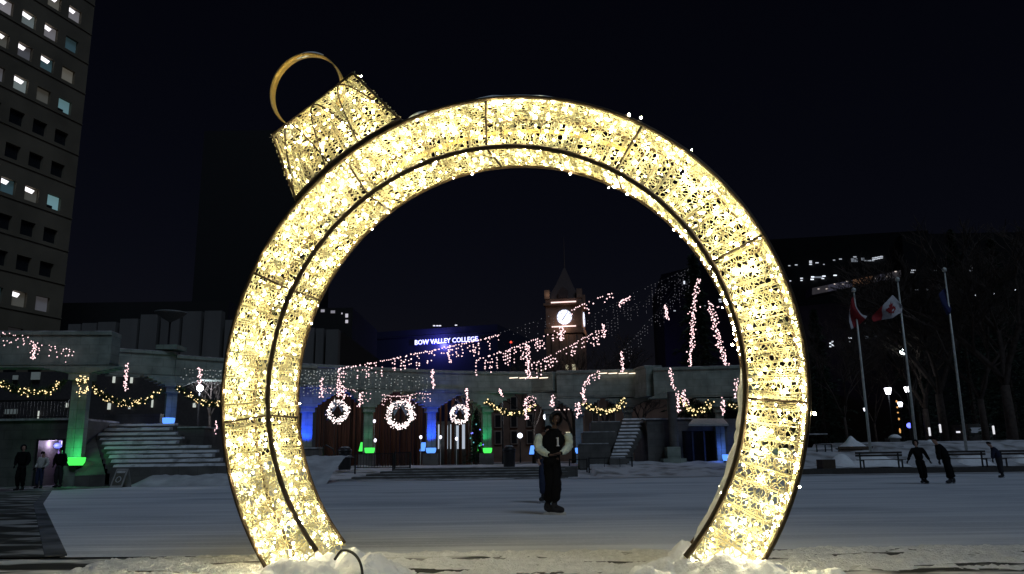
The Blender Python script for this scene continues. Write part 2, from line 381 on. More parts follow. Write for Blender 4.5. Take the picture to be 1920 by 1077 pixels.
for mf, L, kd in ((cmap(0), 1.1, 0), (cmap(RD), 1.1, 2), (cside(-1), RD, 3), (cside(1), RD, 3), (ctop, 1.1, 3)):
    P0, P1, R = net_segments(mf, L, .72); vv, ff = np_tubes(P0, P1, R); Va.append(vv); Fa.append(ff+n0); n0 += len(vv)
    nb = int(L*.72*(76 if kd == 0 else 40)); pos = mf(rng.uniform(.02, L-.02, nb), rng.uniform(.02, .7, nb))
    for p in pos: BULBS.append((p + nRN*rng.uniform(-.02, .03), kd))
npmesh('cap_net', np.concatenate(Va), np.concatenate(Fa), NET, ring)
# bulbs hanging proud of the hoops
for a, rad in ((60.5, 2.72), (58.2, 2.74), (46.5, 2.72), (98, 2.15), (71, 2.15), (60, 2.14), (17, 2.14), (7.7, 2.13), (161, 2.15), (183, 2.14), (-7.5, 2.72), (-26, 2.14), (130, 2.15), (79, 2.7), (-20, 2.7)):
    BULBS.append((np.array(rp(a, rad, .05 if rad > 2.4 else RD-.03)), 0))
BULBS.append((np.array(cp(.55, CT-.12, .1)), 0)); BULBS.append((np.array(cp(.56, CT-.02, .1)), 0))
BULBS = [b for b in BULBS if b[0][2] > .05]
idx = rng.permutation([i for i, b in enumerate(BULBS) if b[1] == 0])[:100]
me = bpy.data.meshes.new('light_bulb'); g = MB(); g.octa((0,0,0), .0135); me.from_pydata(g.v, [], g.f); me.materials.append(LED)
for i in idx:
    o = bpy.data.objects.new('light_bulb', me); COL.objects.link(o); o.parent = ring; o.location = Vector(BULBS[i][0]) - ROOTLOC[ring]
    k = random.uniform(.75, 1.25); o.scale = (k, k, k*1.2); o.rotation_euler = (random.random()*3, random.random()*3, 0)
rest = [BULBS[i][0] for i in range(len(BULBS)) if i not in set(idx)]
vv, ff = np_octas(rest, rng.uniform(.006, .0125, len(rest)))
o = npmesh('light_bulbs', vv, ff, LED, ring); o['kind'] = 'stuff'
# hanging loop: flat gold band
lc = (-2.02, 3.12); g = MB(); n = 48; vs = []
a_start, a_end = -2.62, 2.62
for i in range(n+1):
    a = a_start+(a_end-a_start)*i/n
    for rr_, off in ((1.0, .19), (1.0, .285), (.97, .285), (.97, .19)):
        vs.append(rq(lc[0]+rr_*(.43*ce[0]*math.cos(a)+.405*ct[0]*math.sin(a)), lc[1]+rr_*(.43*ce[1]*math.cos(a)+.405*ct[1]*math.sin(a)), off))
g.add(vs, [(i*4+j, i*4+(j+1) % 4, (i+1)*4+(j+1) % 4, (i+1)*4+j) for i in range(n) for j in range(4)])
g.build('hanging_loop', GOLD, ring, True)
g = MB(); g.tube([rq(lc[0]+.43*math.cos(a), lc[1]+.43*math.sin(a), .24) for a in np.linspace(1.15, 2.1, 14)], [.005+.02*math.sin(PI*i/13) for i in range(14)], 6)
g.build('loop_snow', SNOW, ring, True); g = MB(); g.ball(cp(-.42, CT+.03, .2), .06, 10, 6, .7); g.build('snow_clump', SNOW, ring, True)
# snow lying on the ring's crown, on the cap corner and on the inner lower right rim
g = MB(); k = 40
g.tube([rp(70.5+(106-70.5)*i/k, RO_+.03+.006*nz(i*.3, 2, 1, 1), .09) for i in range(k+1)],
       [.012+.02*min(1, i/9, (k-i)/6)+.006*nz(i*.37, 0, 1, 3)+.012*math.exp(-((i-21)/2.5)**2) for i in range(k+1)], 8, ref=RN)
g.tube([rp(102+5.5*i/8, RO_+.03+.004*i, .1) for i in range(9)], [.015+.035*math.sin(PI*i/8) for i in range(9)], 7, ref=RN)
g.build('crown_snow', SNOW, ring, True)
def crust(a0, a1, na, nt_, amp, seed):
    P = []
    for i in range(na+1):
        a = a0+(a1-a0)*i/na; f_ = min(1, i/5+.05)*min(1, (na-i)/10+.02)
        for j in range(nt_+1):
            t = j/nt_; P.append(rp(a, RI_+.03-(.03+amp*f_*(.6+.5*nz(i*.21, j*.4, 1, seed)))*math.sin(PI*min(1, max(0, .06+.88*t)))**.4, -.01+(RD+.02)*t))
    i = np.arange(nt_)[None, :] + (np.arange(na)*(nt_+1))[:, None]
    return np.array(P), np.stack([i, i+1, i+nt_+2, i+nt_+1], -1).reshape(-1, 4)
vv, ff = crust(-40, 4, 60, 10, .075, 4); o = npmesh('snow_crust', vv, ff, SNOW, ring); o.data.polygons.foreach_set('use_smooth', [True]*len(ff))

# snow heaps at the feet
def heap(name, label, bumps, x0, x1, y0, y1, seed):
    def hf(x, y):
        z = max([h*math.exp(-((x-cx)/sx)**2-((y-cy_)/sy)**2) for cx, cy_, h, sx, sy in bumps])
        return z*(1+.35*nz(x, y, 3.3, seed)) + .05*nz(x, y, 5, seed)*min(1, z*9) + .035*nz(x, y, 11, seed)*min(1, z*9) + .02*nz(x, y, 27, seed)*min(1, z*9) - .05
    o = height_grid(name, x0, x1, y0, y1, 150, 130, hf, SNOW); return tag(o, label, 'snow heap', 'snow heaps at the feet of the ring')
heap('snow_heap', 'lumpy snow heap around the ring foot, with a black cable curling out',
     [(-1.95,7.35,.2,.5,.35),(-1.46,7.72,.24,.24,.35),(-1.25,7.6,.22,.3,.3),(-1.9,7.75,.24,.4,.3),(-1.35,7.4,.17,.3,.3),(-2.3,7.0,.13,.25,.3)], -3.2, -.6, 6.5, 8.9, 3)
heap('snow_heap', 'broken snow heap around the ring foot nearer the flagpoles, without a cable',
     [(1.75,6.55,.3,.55,.35),(1.42,6.95,.33,.22,.4),(1.2,6.9,.24,.3,.3),(1.05,6.6,.2,.3,.3),(2.3,6.4,.22,.35,.3),(1.7,6.95,.3,.4,.35)], .3, 3.4, 5.6, 8.2, 6)
g = MB(); c0 = at(628,1036,7.3); c1 = at(678,1085,7.0)
g.tube([c0*(1-q)**3+(c0+(c1-c0)*.3+V(.1,0,.13))*3*q*(1-q)**2+(c0+(c1-c0)*.8+V(.08,0,.08))*3*q*q*(1-q)+(c1+V(0,0,-.06))*q**3+V(0,0,-.1*max(0,.1-q)*10*.6) for q in np.linspace(0, 1, 18)], .012, 6)
tag(g.build('power_cable', STEEL, None, True), 'black power cable curling out of the snow at the ring foot', 'cable')
# ------------------------------------------------------------------ colonnade around the plaza
def col_glow(name, c): return glow(name, c, 1.0)
GRN = glow('green_bowl_light', (.08, 1, .12), 1.1); BLU = glow('blue_bowl_light', (.1, .3, 1), 1.5)
HT = 7.4
def Yfor(px, py, z): return gz(px, py, z).y
def lamp_bowl(label, px, py, Y, wpx, m, lightcol=None, energy=0, group='coloured uplights along the colonnade', back=.9):
    c = at(px, py, Y); r = wpx/2*Y/F
    t = thing('uplight_bowl', label, 'uplight', (c.x, c.y, c.z-.22), group)
    g = MB(); g.lathe((c.x, c.y, c.z), [(r*.72,-.2),(r*.95,-.05),(r,.13),(r*.99,.17),(r*.9,.175)], 18); g.build('glowing_bowl', m, t, True)
    g = MB(); g.lathe((c.x, c.y, c.z), [(r*.7,-.27),(r*.75,-.205)], 18); g.build('base_plate', STEEL, t)
    if energy: point('uplight', (c.x, c.y+back*.25, c.z+.45), energy, lightcol, .12)
def column(parent, px, Y, wpx, z0, zcap, ztop, dirx, capw=1.9, mat_=None, ped=True, py=800):
    """fluted column with stepped capital and pedestal; zcap = top of shaft, ztop = underside of the beam"""
    x = X(px, Y, py); hw = wpx/2*Y/F; m = mat_ or CONC
    sh = MB(); 
    for sx in (-.5, .5):
        c = V(x, Y, 0)+dirx*hw*sx; sh.obox(c, hw*.44, hw*.55, z0, zcap, dirx)
    sh.obox((x, Y), hw*.3, hw*.42, z0, zcap, dirx)
    col = sh.build('column', m, parent)
    g = MB(); n = 6
    g.obox((x, Y), hw*1.25, hw*1.1, zcap-.05, zcap+.28, dirx)
    for i in range(n):
        f_ = (i+1)/n; g.obox((x, Y), hw*1.1+(capw-hw)*(f_**1.15), .5-.004*(n-i), zcap+.28+(ztop-zcap-.28)*i/n, zcap+.28+(ztop-zcap-.28)*(i+1)/n+.001, dirx)
    g.build('capital', m, col)
    return col
def beam(parent, p, q, z0, z1, th=1.1):
    d = (q-p); d.z = 0; L = d.length; c = (p+q)/2
    g = MB(); g.obox((c.x, c.y), L/2+.02, th/2, z0, z1, d); g.obox((c.x, c.y), L/2+.02, th/2+.09, z1, z1+.16, d)
    g.obox((c.x, c.y), L/2+.02, th/2+.04, z0-.001+.12, z0+.24, d)
    b = g.build('beam', CONC, parent)
    s = MB(); s.obox((c.x, c.y), L/2, th/2+.07, z1+.161, z1+.2, d); s.build('snow_cap', SNOWD, b)
    return b
def ptop(px, py, dz=0): 
    v = gz(px, py, HT+.16); return V(v.x, v.y, 0)

# -- left bay
arA = thing('colonnade', 'nearest stone colonnade bay with one green lit column beside the staircase', 'colonnade', (-21, 40, 0), 'stone colonnade bays around the plaza')
a0, a1 = V(-45, 38.0, 0), V(X(217, 40, 640), 40.0, 0)
YA = 39.6; dA = (a1-a0).normalized(); zb = Z(140, 690, YA)
beam(arA, a0, a1, zb, Z(140, 630, YA))
column(arA, 146, YA, 30, Z(146, 862, YA), Z(146, 712, YA), zb, dA, 1.9)
g = MB(); g.obox((X(143, YA), YA), .46, .5, -.05, Z(143, 874, YA), dA); g.build('pedestal', CONC, arA)
lamp_bowl('bright green glowing bowl on the pedestal nearest the A-frame sign', 143, 865, YA-.45, 31, GRN, (.06,1,.3), 26, back=-1.2)
# -- second bay, further back
YB = 45.0
arB = thing('colonnade', 'dim colonnade bay behind the staircase with a low step in its roofline', 'colonnade', (-18, 45, 0), 'stone colonnade bays around the plaza')
b0, b1, b2 = V(X(205, 44, 660), 44.0, 0), V(X(325, 46, 660), 46.0, 0), V(X(585, 52.2, 690), 52.2, 0)
zB = Z(320, 706, YB)
beam(arB, b0, b1, zB, Z(215, 661, 44)); beam(arB, b1, b2, zB, Z(215, 661, 44)-.15)
column(arB, 317, YB+.2, 20, Z(317, 790, YB), Z(317, 735, YB), zB, (b1-b0).normalized(), 1.6)
g = MB(); x = X(316, YB-.5); g.box(x-.42, x+.42, YB-1.0, YB+.1, .5, Z(316, 797, YB-.5)); g.build('pedestal', CONC2, arB)
g = MB(); x = X(318, 45.5, 660); g.box(x-.6, x+.6, 45.0, 46.4, Z(318, 661, 45.7)+.1, Z(318, 656, 45.7)+.2); g.build('parapet_block', CONC, arB)
lamp_bowl('pale blue glowing bowl on the block at the top of the staircase', 316, 790, YB-.7, 22, BLU, (.06,.14,1), 14, back=-1.2)
# -- central bays
arC = thing('colonnade', 'central colonnade bays washed blue and green, hung with three lit wreaths', 'colonnade', (-8, 56, .6), 'stone colonnade bays around the plaza')
YC = 57.0
def cpt(px, Y): return V(X(px, Y, 720), Y, 0)
cc = [(560, 52.0), (690, 54.6), (808, 57), (912, 58.4), (1000, 59)]
zc0, zc1 = Z(760, 737, YC), Z(808, 701, YC)
for (p, y0), (q, y1) in zip(cc[:-1], cc[1:]): beam(arC, cpt(p, y0), cpt(q, y1), zc0, zc1)
for px, Y, wpx, lc_, en, wd in ((575, 52.6, 20, (.01,.06,1), 800, 2.0), (690, 54.6, 17, (.06,1,.4), 14, 1.5), (808, 57, 17, (.01,.06,1), 800, 2.0), (912, 58.4, 17, (.03,1,.35), 90, 2.0)):
    dd = V(1, .38, 0)
    column(arC, px, Y, wpx, .6, Z(px, 772, Y), zc0, dd, wd)
    g = MB(); x = X(px, Y-.75); g.box(x-.5, x+.5, Y-1.25, Y-.3, .3, Z(px, 850, Y-.75)); g.build('pedestal', CONC2, arC)
    ul = bpy.data.lights.new('column_uplight', 'SPOT'); ul.energy = en; ul.color = lc_; ul.shadow_soft_size = .12; ul.spot_size = math.radians(72); ul.spot_blend = .7; ul.specular_factor = .3
    uo = bpy.data.objects.new('column_uplight', ul); COL.objects.link(uo); uo.location = (x, Y-1.15, Z(px, 838, Y)); uo.rotation_euler = (V(x, Y-.25, Z(px, 800, Y))-uo.location).to_track_quat('-Z', 'Y').to_euler()
lamp_bowl('small green bowl in front of the slatted screen, between the bins and stage fence', 693, 845, 53.7, 19, GRN)
lamp_bowl('blue bowl at the foot of the blue column between two wreaths', 808, 845, 56.1, 19, BLU)
lamp_bowl('green bowl at the foot of the green column beside the small fir', 914, 845, 57.4, 17, GRN)
# -- right bays
arD = thing('colonnade', 'unlit colonnade bays above the right hand stairs with draped warm garlands', 'colonnade', (12, 55, .6), 'stone colonnade bays around the plaza')
dd_ = [(1000, 59), (1045, 57.6), (1200, 57), (1226, 54.5), (1420, 53.5)]
tp = [708, 703, 698, 691, 697]
for i in range(4):
    (p, y0), (q, y1) = dd_[i], dd_[i+1]
    beam(arD, cpt(p, y0), cpt(q, y1), Z(p, 748, y0) if i else Z(p, 738, y0), Z((p+q)/2, (tp[i]+tp[i+1])/2, (y0+y1)/2))
for px, Y, wpx, cpy in ((1030, 58, 16, 775), (1086, 57.4, 15, 778), (1178, 57, 15, 772), (1262, 54.2, 17, 742), (1350, 53.8, 15, 772)):
    column(arD, px, Y, wpx, .6 if px < 1200 else 1.5, Z(px, cpy, Y), Z(px, 738 if px < 1050 else 748, Y), V(1, -.05, 0), 1.5)
g = MB(); Yp = 50.2; x0, x1 = X(1241, Yp), X(1284, Yp); g.box(x0, x1, Yp, Yp+1.4, .2, Z(1262, 860, Yp)); g.box(x0+.3, x1-.3, Yp+.2, Yp+1.2, Z(1262, 860, Yp), Z(1262, 838, Yp)); g.build('pedestal', CONC, arD)
g = MB(); x = X(1262, Yp+.7); g.lathe((x, Yp+.7, 0), [(.3, Z(1262,838,Yp)), (.26, Z(1262,742,54))], 12); g.build('round_post', CONC2, arD)
lamp_bowl('blue bowl on the low wall beside the skater in the varsity jacket', 1086, 845, 55.5, 15, BLU, (.1,.25,1), 8)
lamp_bowl('blue bowl beside the dark doorway, next to the ring', 1362, 858, 50.5, 15, BLU, (.08,.2,1), 0)
point('column_uplight', (X(1352, 50.5), 50.6, Z(1352, 842, 50.5)), 16, (.06,.17,1), .15)
g = MB(); x = X(1349, 51.2); g.box(x-.26, x+.0, 51.1, 51.45, .3, Z(1349, 800, 51.3)); g.box(x+.03, x+.28, 51.1, 51.45, .3, Z(1349, 800, 51.3)); g.build('column', CONC, arD)
g = MB()
for a, b, py in ((955, 1030, 708), (1122, 1198, 699.5)):
    for k in range(4):
        p = a+(b-a)*k/4; q = p+(b-a)/4*.86; g.hexa([at(u, v, Yy) for Yy in (56.3, 56.35) for u, v in ((p, py+2), (q, py+1), (q, py-.5), (p, py+.5))])
g.build('cornice_glow', glow('warm_strip', (1, .8, .6), 2.2), arD)  # lit cornice of a building behind, put in as emission on this roof edge
# tilted block floodlights on the terrace
for lab, px, py, Y, m in (('green block light leaning beside the slatted screen', 679, 838, 55.5, GRN), ('pale blue block light leaning beside the blue column', 793, 838, 58, BLU), ('green block light leaning behind the bin near the fir', 898, 838, 59, GRN), ('blue block light half hidden behind the skaters', 998, 844, 57, BLU)):
    c = at(px, py, Y); t = thing('block_light', lab, 'floodlight', (c.x, c.y, c.z-.35), 'tilted block floodlights')
    g = MB(); a, b = .16, .3
    g.hexa([c+V(-a-.06,-.1,-b), c+V(a-.06,-.1,-b), c+V(a-.06,.2,-b), c+V(-a-.06,.2,-b), c+V(-a+.06,-.02,b), c+V(a+.06,-.02,b), c+V(a+.06,.28,b), c+V(-a+.06,.28,b)])
    g.build('glowing_face', m, t)
    g = MB(); g.box(c.x-.2, c.x+.14, c.y-.1, c.y+.24, c.z-b-.08, c.z-b-.005); g.build('stand', STEEL, t)
# the green light seen through the netting on the right
c = at(1450, 856, 56)
lamp_bowl('green bowl glimpsed through the netting of the right ring leg', 1450, 856, 52, 15, GRN, (.1,1,.3), 14)

# slatted screen behind the central arches
sc_ = thing('slatted_screen', 'tall brown slatted timber screen behind the wreaths', 'screen', (-10, 61, .6))
g = MB(); p = 592; k = 0
while p < 908:
    Y = 58.2+4.2*(p-592)/316; wpx = random.uniform(3.2, 6.0); x0, x1 = X(p, Y), X(p+wpx, Y); d_ = random.uniform(-.18, .18)
    if not (818 < p < 876 and k % 2): g.box(x0, x1, Y+d_, Y+d_+.09, .62, Z(p, 716, Y))
    p += wpx+random.uniform(.4, 1.6); k += 1
g.build('timber_slats', mat('brown_slats', (.13,.052,.032), .75, var=.6, scale=1.2, stretch=(3,3,.25)), sc_)
point('screen_fill', (X(700, 57), 56.8, 5.2), 22, (1,.7,.5), .3); point('screen_fill', (X(845, 60), 59.6, 5.4), 22, (1,.72,.55), .3)  # warm fill lights added to brighten the slats dimly, no fitting modelled
pv = thing('lit_pavilion_window', 'bright white window strips glowing between the slats under the smallest wreath', 'window', (X(850, 64), 64, .6))
for i, px in enumerate((824, 837, 847, 858, 869)):
    g = MB(); Y = 63.0; g.box(X(px-2.6, Y), X(px+2.6, Y), Y, Y+.05, Z(px, 842, Y), Z(px, 796+2*(i % 2), Y)); g.build('window_strip', glow('window_strip_white', (.75,.85,1), .55), pv)
g = MB(); g.box(X(816, 63.4), X(880, 63.4), 63.4, 64.2, .62, Z(850, 790, 63.4)); g.build('back_wall', CONC2, pv)

# ------------------------------------------------------------------ left stairs, terrace wall, doorway
stL = thing('staircase', 'wide dark staircase with snow dusted treads climbing between the green column and blue bowl', 'staircase', (-19, 40, 0))
g = MB(); gs = MB(); n = 10
for i in range(n):
    f_ = i/(n-1); Y = 38.6+4.6*f_; py = 876-(876-799)*f_; z1 = Z(250, py, Y)
    xl = X(207-(207-170)*f_, Y, py); xr = X(430-(430-386)*min(1, f_*1.5), Y, py) if f_ < .55 else X(330+38*(1-f_), Y, py)
    g.box(xl, xr, Y, 44.2+.01*i, 0 if i == 0 else z1-.5, z1)
    hs = .1+.02*((i*7) % 3); x_a, x_b = xl+.08, xr-.1-.2*(i % 3); kk = 24; rs_ = random.Random(i)
    for q in range(kk):
        ua, ub = x_a+(x_b-x_a)*q/kk, x_a+(x_b-x_a)*(q+1)/kk; hh = hs*(1+.25*nz(ua, i*3.1, 1.4, 2)); ff_ = Y+.05+.05*nz(ua, i, 2, 7)
        gs.hexa([V(ua,ff_,z1+.002), V(ub,ff_,z1+.002), V(ub,Y+.5,z1+.002), V(ua,Y+.5,z1+.002), V(ua,ff_+.1,z1+hh), V(ub,ff_+.1,z1+hh), V(ub,Y+.5,z1+hh+.03), V(ua,Y+.5,z1+hh+.03)])
g.build('stone_steps', CONC2, stL); gs.build('tread_snow', mat('tread_snow', (.6,.61,.63), .8, col2=(.26,.26,.27), scale=2, lo=.3, hi=.5), stL)
g = MB(); g.hexa([V(X(150,38.5),38.5,0), V(X(206,38.5),38.5,0), V(X(172,43.5,797),43.4,0), V(X(150,43.5),43.4,0), V(X(150,38.5),38.5,.5), V(X(206,38.5),38.5,.55), V(X(172,43.5,797),43.4,Z(172,793,43.4)), V(X(150,43.5),43.4,Z(172,793,43.4))]); g.build('cheek_wall', CONC2, stL)
def slope_h(x, y):
    t = min(1, max(0, (y-37.2)/4)); sd_ = min(1, max(0, (x+18.2)/1.2))
    return -.1+(.1+1.25*t**.9+.1*nz(x, y, .9, 3)*min(1, 3*t)+.05*nz(x, y, 3, 3)*min(1, 3*t))*sd_
o = height_grid('snow_bank', -18.4, -8.5, 37.0, 43.5, 120, 70, slope_h, mat('slope_snow', (.62,.63,.65), .8, col2=(.4,.4,.42), scale=1.2, bump=.5)); tag(o, None, kind='structure')
blk = thing('planter_block', 'dark stone planter block with a snowy top beside the upper staircase', 'planter', (X(357, 43), 43, 1))
g = MB(); g.box(X(333, 42.6), X(384, 42.6), 42.6, 44.5, .4, Z(357, 803, 42.6)); g.build('stone_box', CONC2, blk)
g = MB(); g.box(X(332, 42.5), X(385, 42.5), 42.55, 44.55, Z(357, 803, 42.6)+.002, Z(357, 800.5, 42.6)+.01); g.build('snow_cover', SNOWD, blk)
upt = MB(); upt.box(-46, X(330, 44), 44.2, 52, .2, Z(250, 797, 44.2)-.02)
tag(upt.build('upper_terrace', CONC2), None, kind='structure')
g = MB(); g.box(X(195, 46), X(300, 46), 45.9, 46.4, Z(250, 795, 46), Z(250, 777, 46)); 
tag(g.build('parapet_wall', CONC2), 'low stone parapet at the head of the snowy staircase', 'wall')
YD = 40.4
tw = thing('terrace_wall', 'dark lower terrace wall with a lit doorway left of the green column', 'wall', (-24, YD, 0))
zt = Z(60, 789, YD)
g = MB(); g.box(-46, X(74, YD), YD, YD+3.8, -.1, zt); g.box(X(124, YD), X(150, YD), YD, YD+3.8, -.1, zt); g.box(X(74, YD)+.001, X(124, YD)-.001, YD+.002, YD+3.8, Z(100, 824, YD), zt-.001)
g.build('wall', CONC2, tw)
g = MB(); g.box(-46, X(150, YD), YD-.12, YD+4, zt, zt+.1); g.build('coping', SNOWD, tw)
dr = MB(); dr.box(X(73, YD), X(77, YD), YD-.06, YD+.3, 0, Z(100, 824, YD)); dr.box(X(121, YD), X(125, YD), YD-.06, YD+.3, 0, Z(100, 824, YD)); dr.box(X(77.01, YD), X(120.99, YD), YD-.06, YD+.3, Z(100, 826, YD), Z(100, 823, YD)); dr.build('door_frame', STEEL, tw)
g = MB(); g.box(X(74, YD), X(124, YD), YD+1.9, YD+1.95, 0, Z(100, 824, YD)); bw = g.build('lobby_back_wall', mat('lobby_wall', (.4,.32,.6), .6), tw)
g = MB()
for px, a, b in ((81, 826, 846), (89, 826, 840), (97, 826, 840), (116, 826, 836)): g.box(X(px-.7, YD), X(px+.7, YD), YD+1.8, YD+1.84, Z(px, b, YD), Z(px, a, YD))
g.build('light_tube', glow('tube_white', (.85,.75,1), 1.3), tw)
g = MB()
for k in range(6): g.box(X(83+k*1.7, YD), X(110-k*2.1, YD), YD+1.7, YD+1.74, Z(95, 842+k*4.2, YD), Z(95, 840.2+k*4.2, YD))
for k in range(5): g.box(X(87+k*4, YD), X(88.2+k*4, YD), YD+1.69, YD+1.72, Z(95, 858, YD), Z(95, 842, YD))
g.build('lit_shelf', glow('shelf_pink', (1,.8,.78), .8), tw)
g = MB(); g.ball(at(108, 836, YD+1.6), .2, 10, 6, .7); g.build('blue_lamp', glow('blue_disc', (.15,.2,1), 1.2), tw, True)
point('lobby_lamp', at(98, 832, YD+1.0), 60, (.75,.6,1), .2)
# railing on the terrace wall and lights beyond it
rl = thing('terrace_railing', 'black metal railing along the top of the dark lower terrace wall', 'railing', (-25, 40.8, zt))
g = MB(); x0, x1 = -44, X(125, 40.8); zr = Z(60, 753, 40.8)
g.box(x0, x1, 40.75, 40.82, zr, zr+.07); g.box(x0, x1, 40.75, 40.8, zt+.18, zt+.23); g.build('rail', STEEL, rl)
g = MB(); x = x0
while x < x1: g.box(x, x+.03, 40.76, 40.79, zt+.1, zr); x += .17
g.build('balusters', STEEL, rl)
for px, py, wpx, hpx in ((20, 772, 22, 9), (72, 778, 3, 14), (213, 712, 4, 12), (246, 713, 4, 11), (204, 762, 5, 12), (285, 757, 2.5, 14), (242, 764, 3, 6), (125, 760, 3, 8), (362, 712, 3, 7), (364, 760, 5, 8), (28, 708, 9, 8), (66, 705, 16, 14)):
    Y = 58 if px > 130 else 50
    g = MB(); c = at(px, py, Y); a, b = wpx/2*Y/F, hpx/2*Y/F; g.box(c.x-a, c.x+a, Y, Y+.1, c.z-b, c.z+b)
    f_ = .2 if wpx > 8 else .9
    if not hasattr(bpy, '_t'): pass
    LW.append((g, f_, px)) if 'LW' in globals() else globals().__setitem__('LW', [(g, f_, px)])
bb = thing('shopfront_building', 'dark low building behind the staircase bays with a few slit windows lit', 'building', (-26, 59, .6))
g = MB(); g.box(-58, X(560, 60), 60.2, 64, .3, 7.9); g.build('wall', mat('dark_facade', (.05,.045,.045), .8), bb)
for gg, f_, px in LW:
    for i, (a, b, c) in enumerate(gg.v): 
        if px <= 130: gg.v[i] = tuple((V(a, b, c)-CAM)*(59.9/50)+CAM)
        else: gg.v[i] = (a*60/58, b+2, (c-CH)*60/58+CH)
    gg.build('window', glow('slit_window', (.9,.95,.85), .55) if f_ > .5 else glow('dim_window', (.7,.8,.75), .05), bb)
# A-frame sign
af = thing('sandwich_board', 'grey A-frame sandwich board with a round emblem at the foot of the snowy stairs', 'sign', tuple(gz(222, 915)))
YS = 36.2; P0, P1, P2, P3 = at(205, 915, YS), at(228, 915, YS), at(241, 879, YS+.35), at(219, 879, YS+.35)
def slab(mb, a, b, c, d, th):
    nn = (b-a).cross(d-a).normalized()*th; mb.hexa([a, b, c, d, a-nn, b-nn, c-nn, d-nn])
g = MB(); slab(g, P0, P1, P2, P3, .03); slab(g, P1+V(.02,.9,0), P0+V(.02,.9,0), P3+V(0,.06,0), P2+V(0,.06,0), .03); g.build('frame', mat('sign_frame', (.3,.29,.27), .6), af)
def lerp4(u, v): return (P0*(1-u)+P1*u)*(1-v)+(P3*(1-u)+P2*u)*v
fn = (P1-P0).cross(P3-P0).normalized()
g = MB(); slab(g, lerp4(.12,.12)+fn*.012, lerp4(.88,.12)+fn*.012, lerp4(.88,.9)+fn*.012, lerp4(.12,.9)+fn*.012, .008); pn = g.build('panel', mat('sign_panel', (.1,.095,.075), .6), af)
g = MB(); g.tube([lerp4(.5+.2*math.cos(a), .42+.14*math.sin(a))+fn*.02 for a in np.linspace(0, 6.283, 17)], .02, 5); slab(g, lerp4(.15,.76)+fn*.018, lerp4(.85,.76)+fn*.018, lerp4(.85,.88)+fn*.018, lerp4(.15,.88)+fn*.018, .004); g.build('emblem', mat('sign_mark', (.5,.5,.48), .6), pn)

# ------------------------------------------------------------------ right stairs and terraces
stR = thing('staircase', 'narrow staircase with snowy treads rising beside tiered walls, behind the varsity jacket skater', 'staircase', (9, 49, .5))
g = MB(); gs = MB(); n = 12
for i in range(n):
    f_ = i/(n-1); Y = 48.8+4.0*f_; py = 860-(860-788)*f_; z1 = Z(1165, py, Y)
    xl, xr = X(1143+(1167-1143)*f_, Y, py), X(1176+(1212-1176)*f_, Y, py)
    g.box(xl, xr, Y, 53.5+.01*i, .3 if i == 0 else z1-.5, z1); gs.hexa([V(xl+.05,Y+.04,z1+.002), V(xr-.04,Y+.04,z1+.002), V(xr-.04,Y+.34,z1+.002), V(xl+.05,Y+.34,z1+.002), V(xl+.08,Y+.1,z1+.105), V(xr-.1,Y+.1,z1+.115), V(xr-.1,Y+.34,z1+.13), V(xl+.08,Y+.34,z1+.12)])
g.build('stone_steps', CONC2, stR); gs.build('tread_snow', MATS['tread_snow'], stR)
for lab, x0, x1, py, Y in (('lowest tier of dark stone planter walls left of the narrow staircase', 1085, 1143, 833, 49.4), ('middle tier of dark stone planter walls left of the narrow staircase', 1092, 1156, 811, 50.8), ('top tier of dark stone planter walls left of the narrow staircase', 1108, 1166, 792, 52.2)):
    zz = Z(1120, py, Y); t = thing('planter_wall', lab, 'wall', (X(1120, Y), Y, .4), 'tiered planter walls')
    g = MB(); g.box(X(x0, Y), X(x1, Y), Y, Y+1.3, .3, zz); g.build('stone_wall', CONC2, t)
    g = MB(); g.box(X(x0+2, Y), X(x1-3, Y), Y-.02, Y+.7, zz+.002, zz+.06); g.build('snow_cap', SNOWD, t)
Yr = 51.5
gr = thing('gatehouse_wall', 'dark terrace wall with a black open doorway under a snowy canopy', 'wall', (13, Yr, .3))
zt2 = Z(1250, 787, Yr); xa, xb = X(1278, Yr), X(1345, Yr)
g = MB(); g.box(X(1213, Yr), xa, Yr, Yr+2.4, .2, zt2); g.box(xb, X(1430, Yr), Yr, Yr+2.4, .2, zt2); g.box(xa+.001, xb-.001, Yr+.003, Yr+2.4, Z(1300, 808, Yr), zt2-.002); g.box(xa+.02, xb-.02, Yr+2.2, Yr+2.3, .2, Z(1300, 808, Yr)); g.build('wall', CONC2, gr)
g = MB(); g.box(X(1207, Yr), X(1300, Yr), Yr-.1, Yr+.9, zt2, zt2+.09); g.build('coping', SNOWD, gr)
g = MB(); g.hexa([at(1293, 797, Yr-.02), at(1366, 797, Yr-.02), at(1366, 799, Yr-1.6), at(1291, 799, Yr-1.6), at(1300, 785, Yr-.02), at(1356, 785, Yr-.02), at(1366, 795.5, Yr-1.6), at(1291, 795.5, Yr-1.6)]); g.build('canopy', mat('grey_canopy', (.38,.38,.38), .7), gr)
g = MB()
for px in (1300, 1322): g.box(X(px, Yr)-.05, X(px, Yr)+.05, Yr+.4, Yr+.5, .25, Z(1300, 808, Yr)-.01)
g.build('door_post', mat('door_grey', (.12,.12,.12), .6), gr)
upr = MB(); upr.box(X(1212, 54), X(1432, 54), 53.95, 60, .2, zt2-.1); tag(upr.build('upper_terrace', CONC2), None, kind='structure')

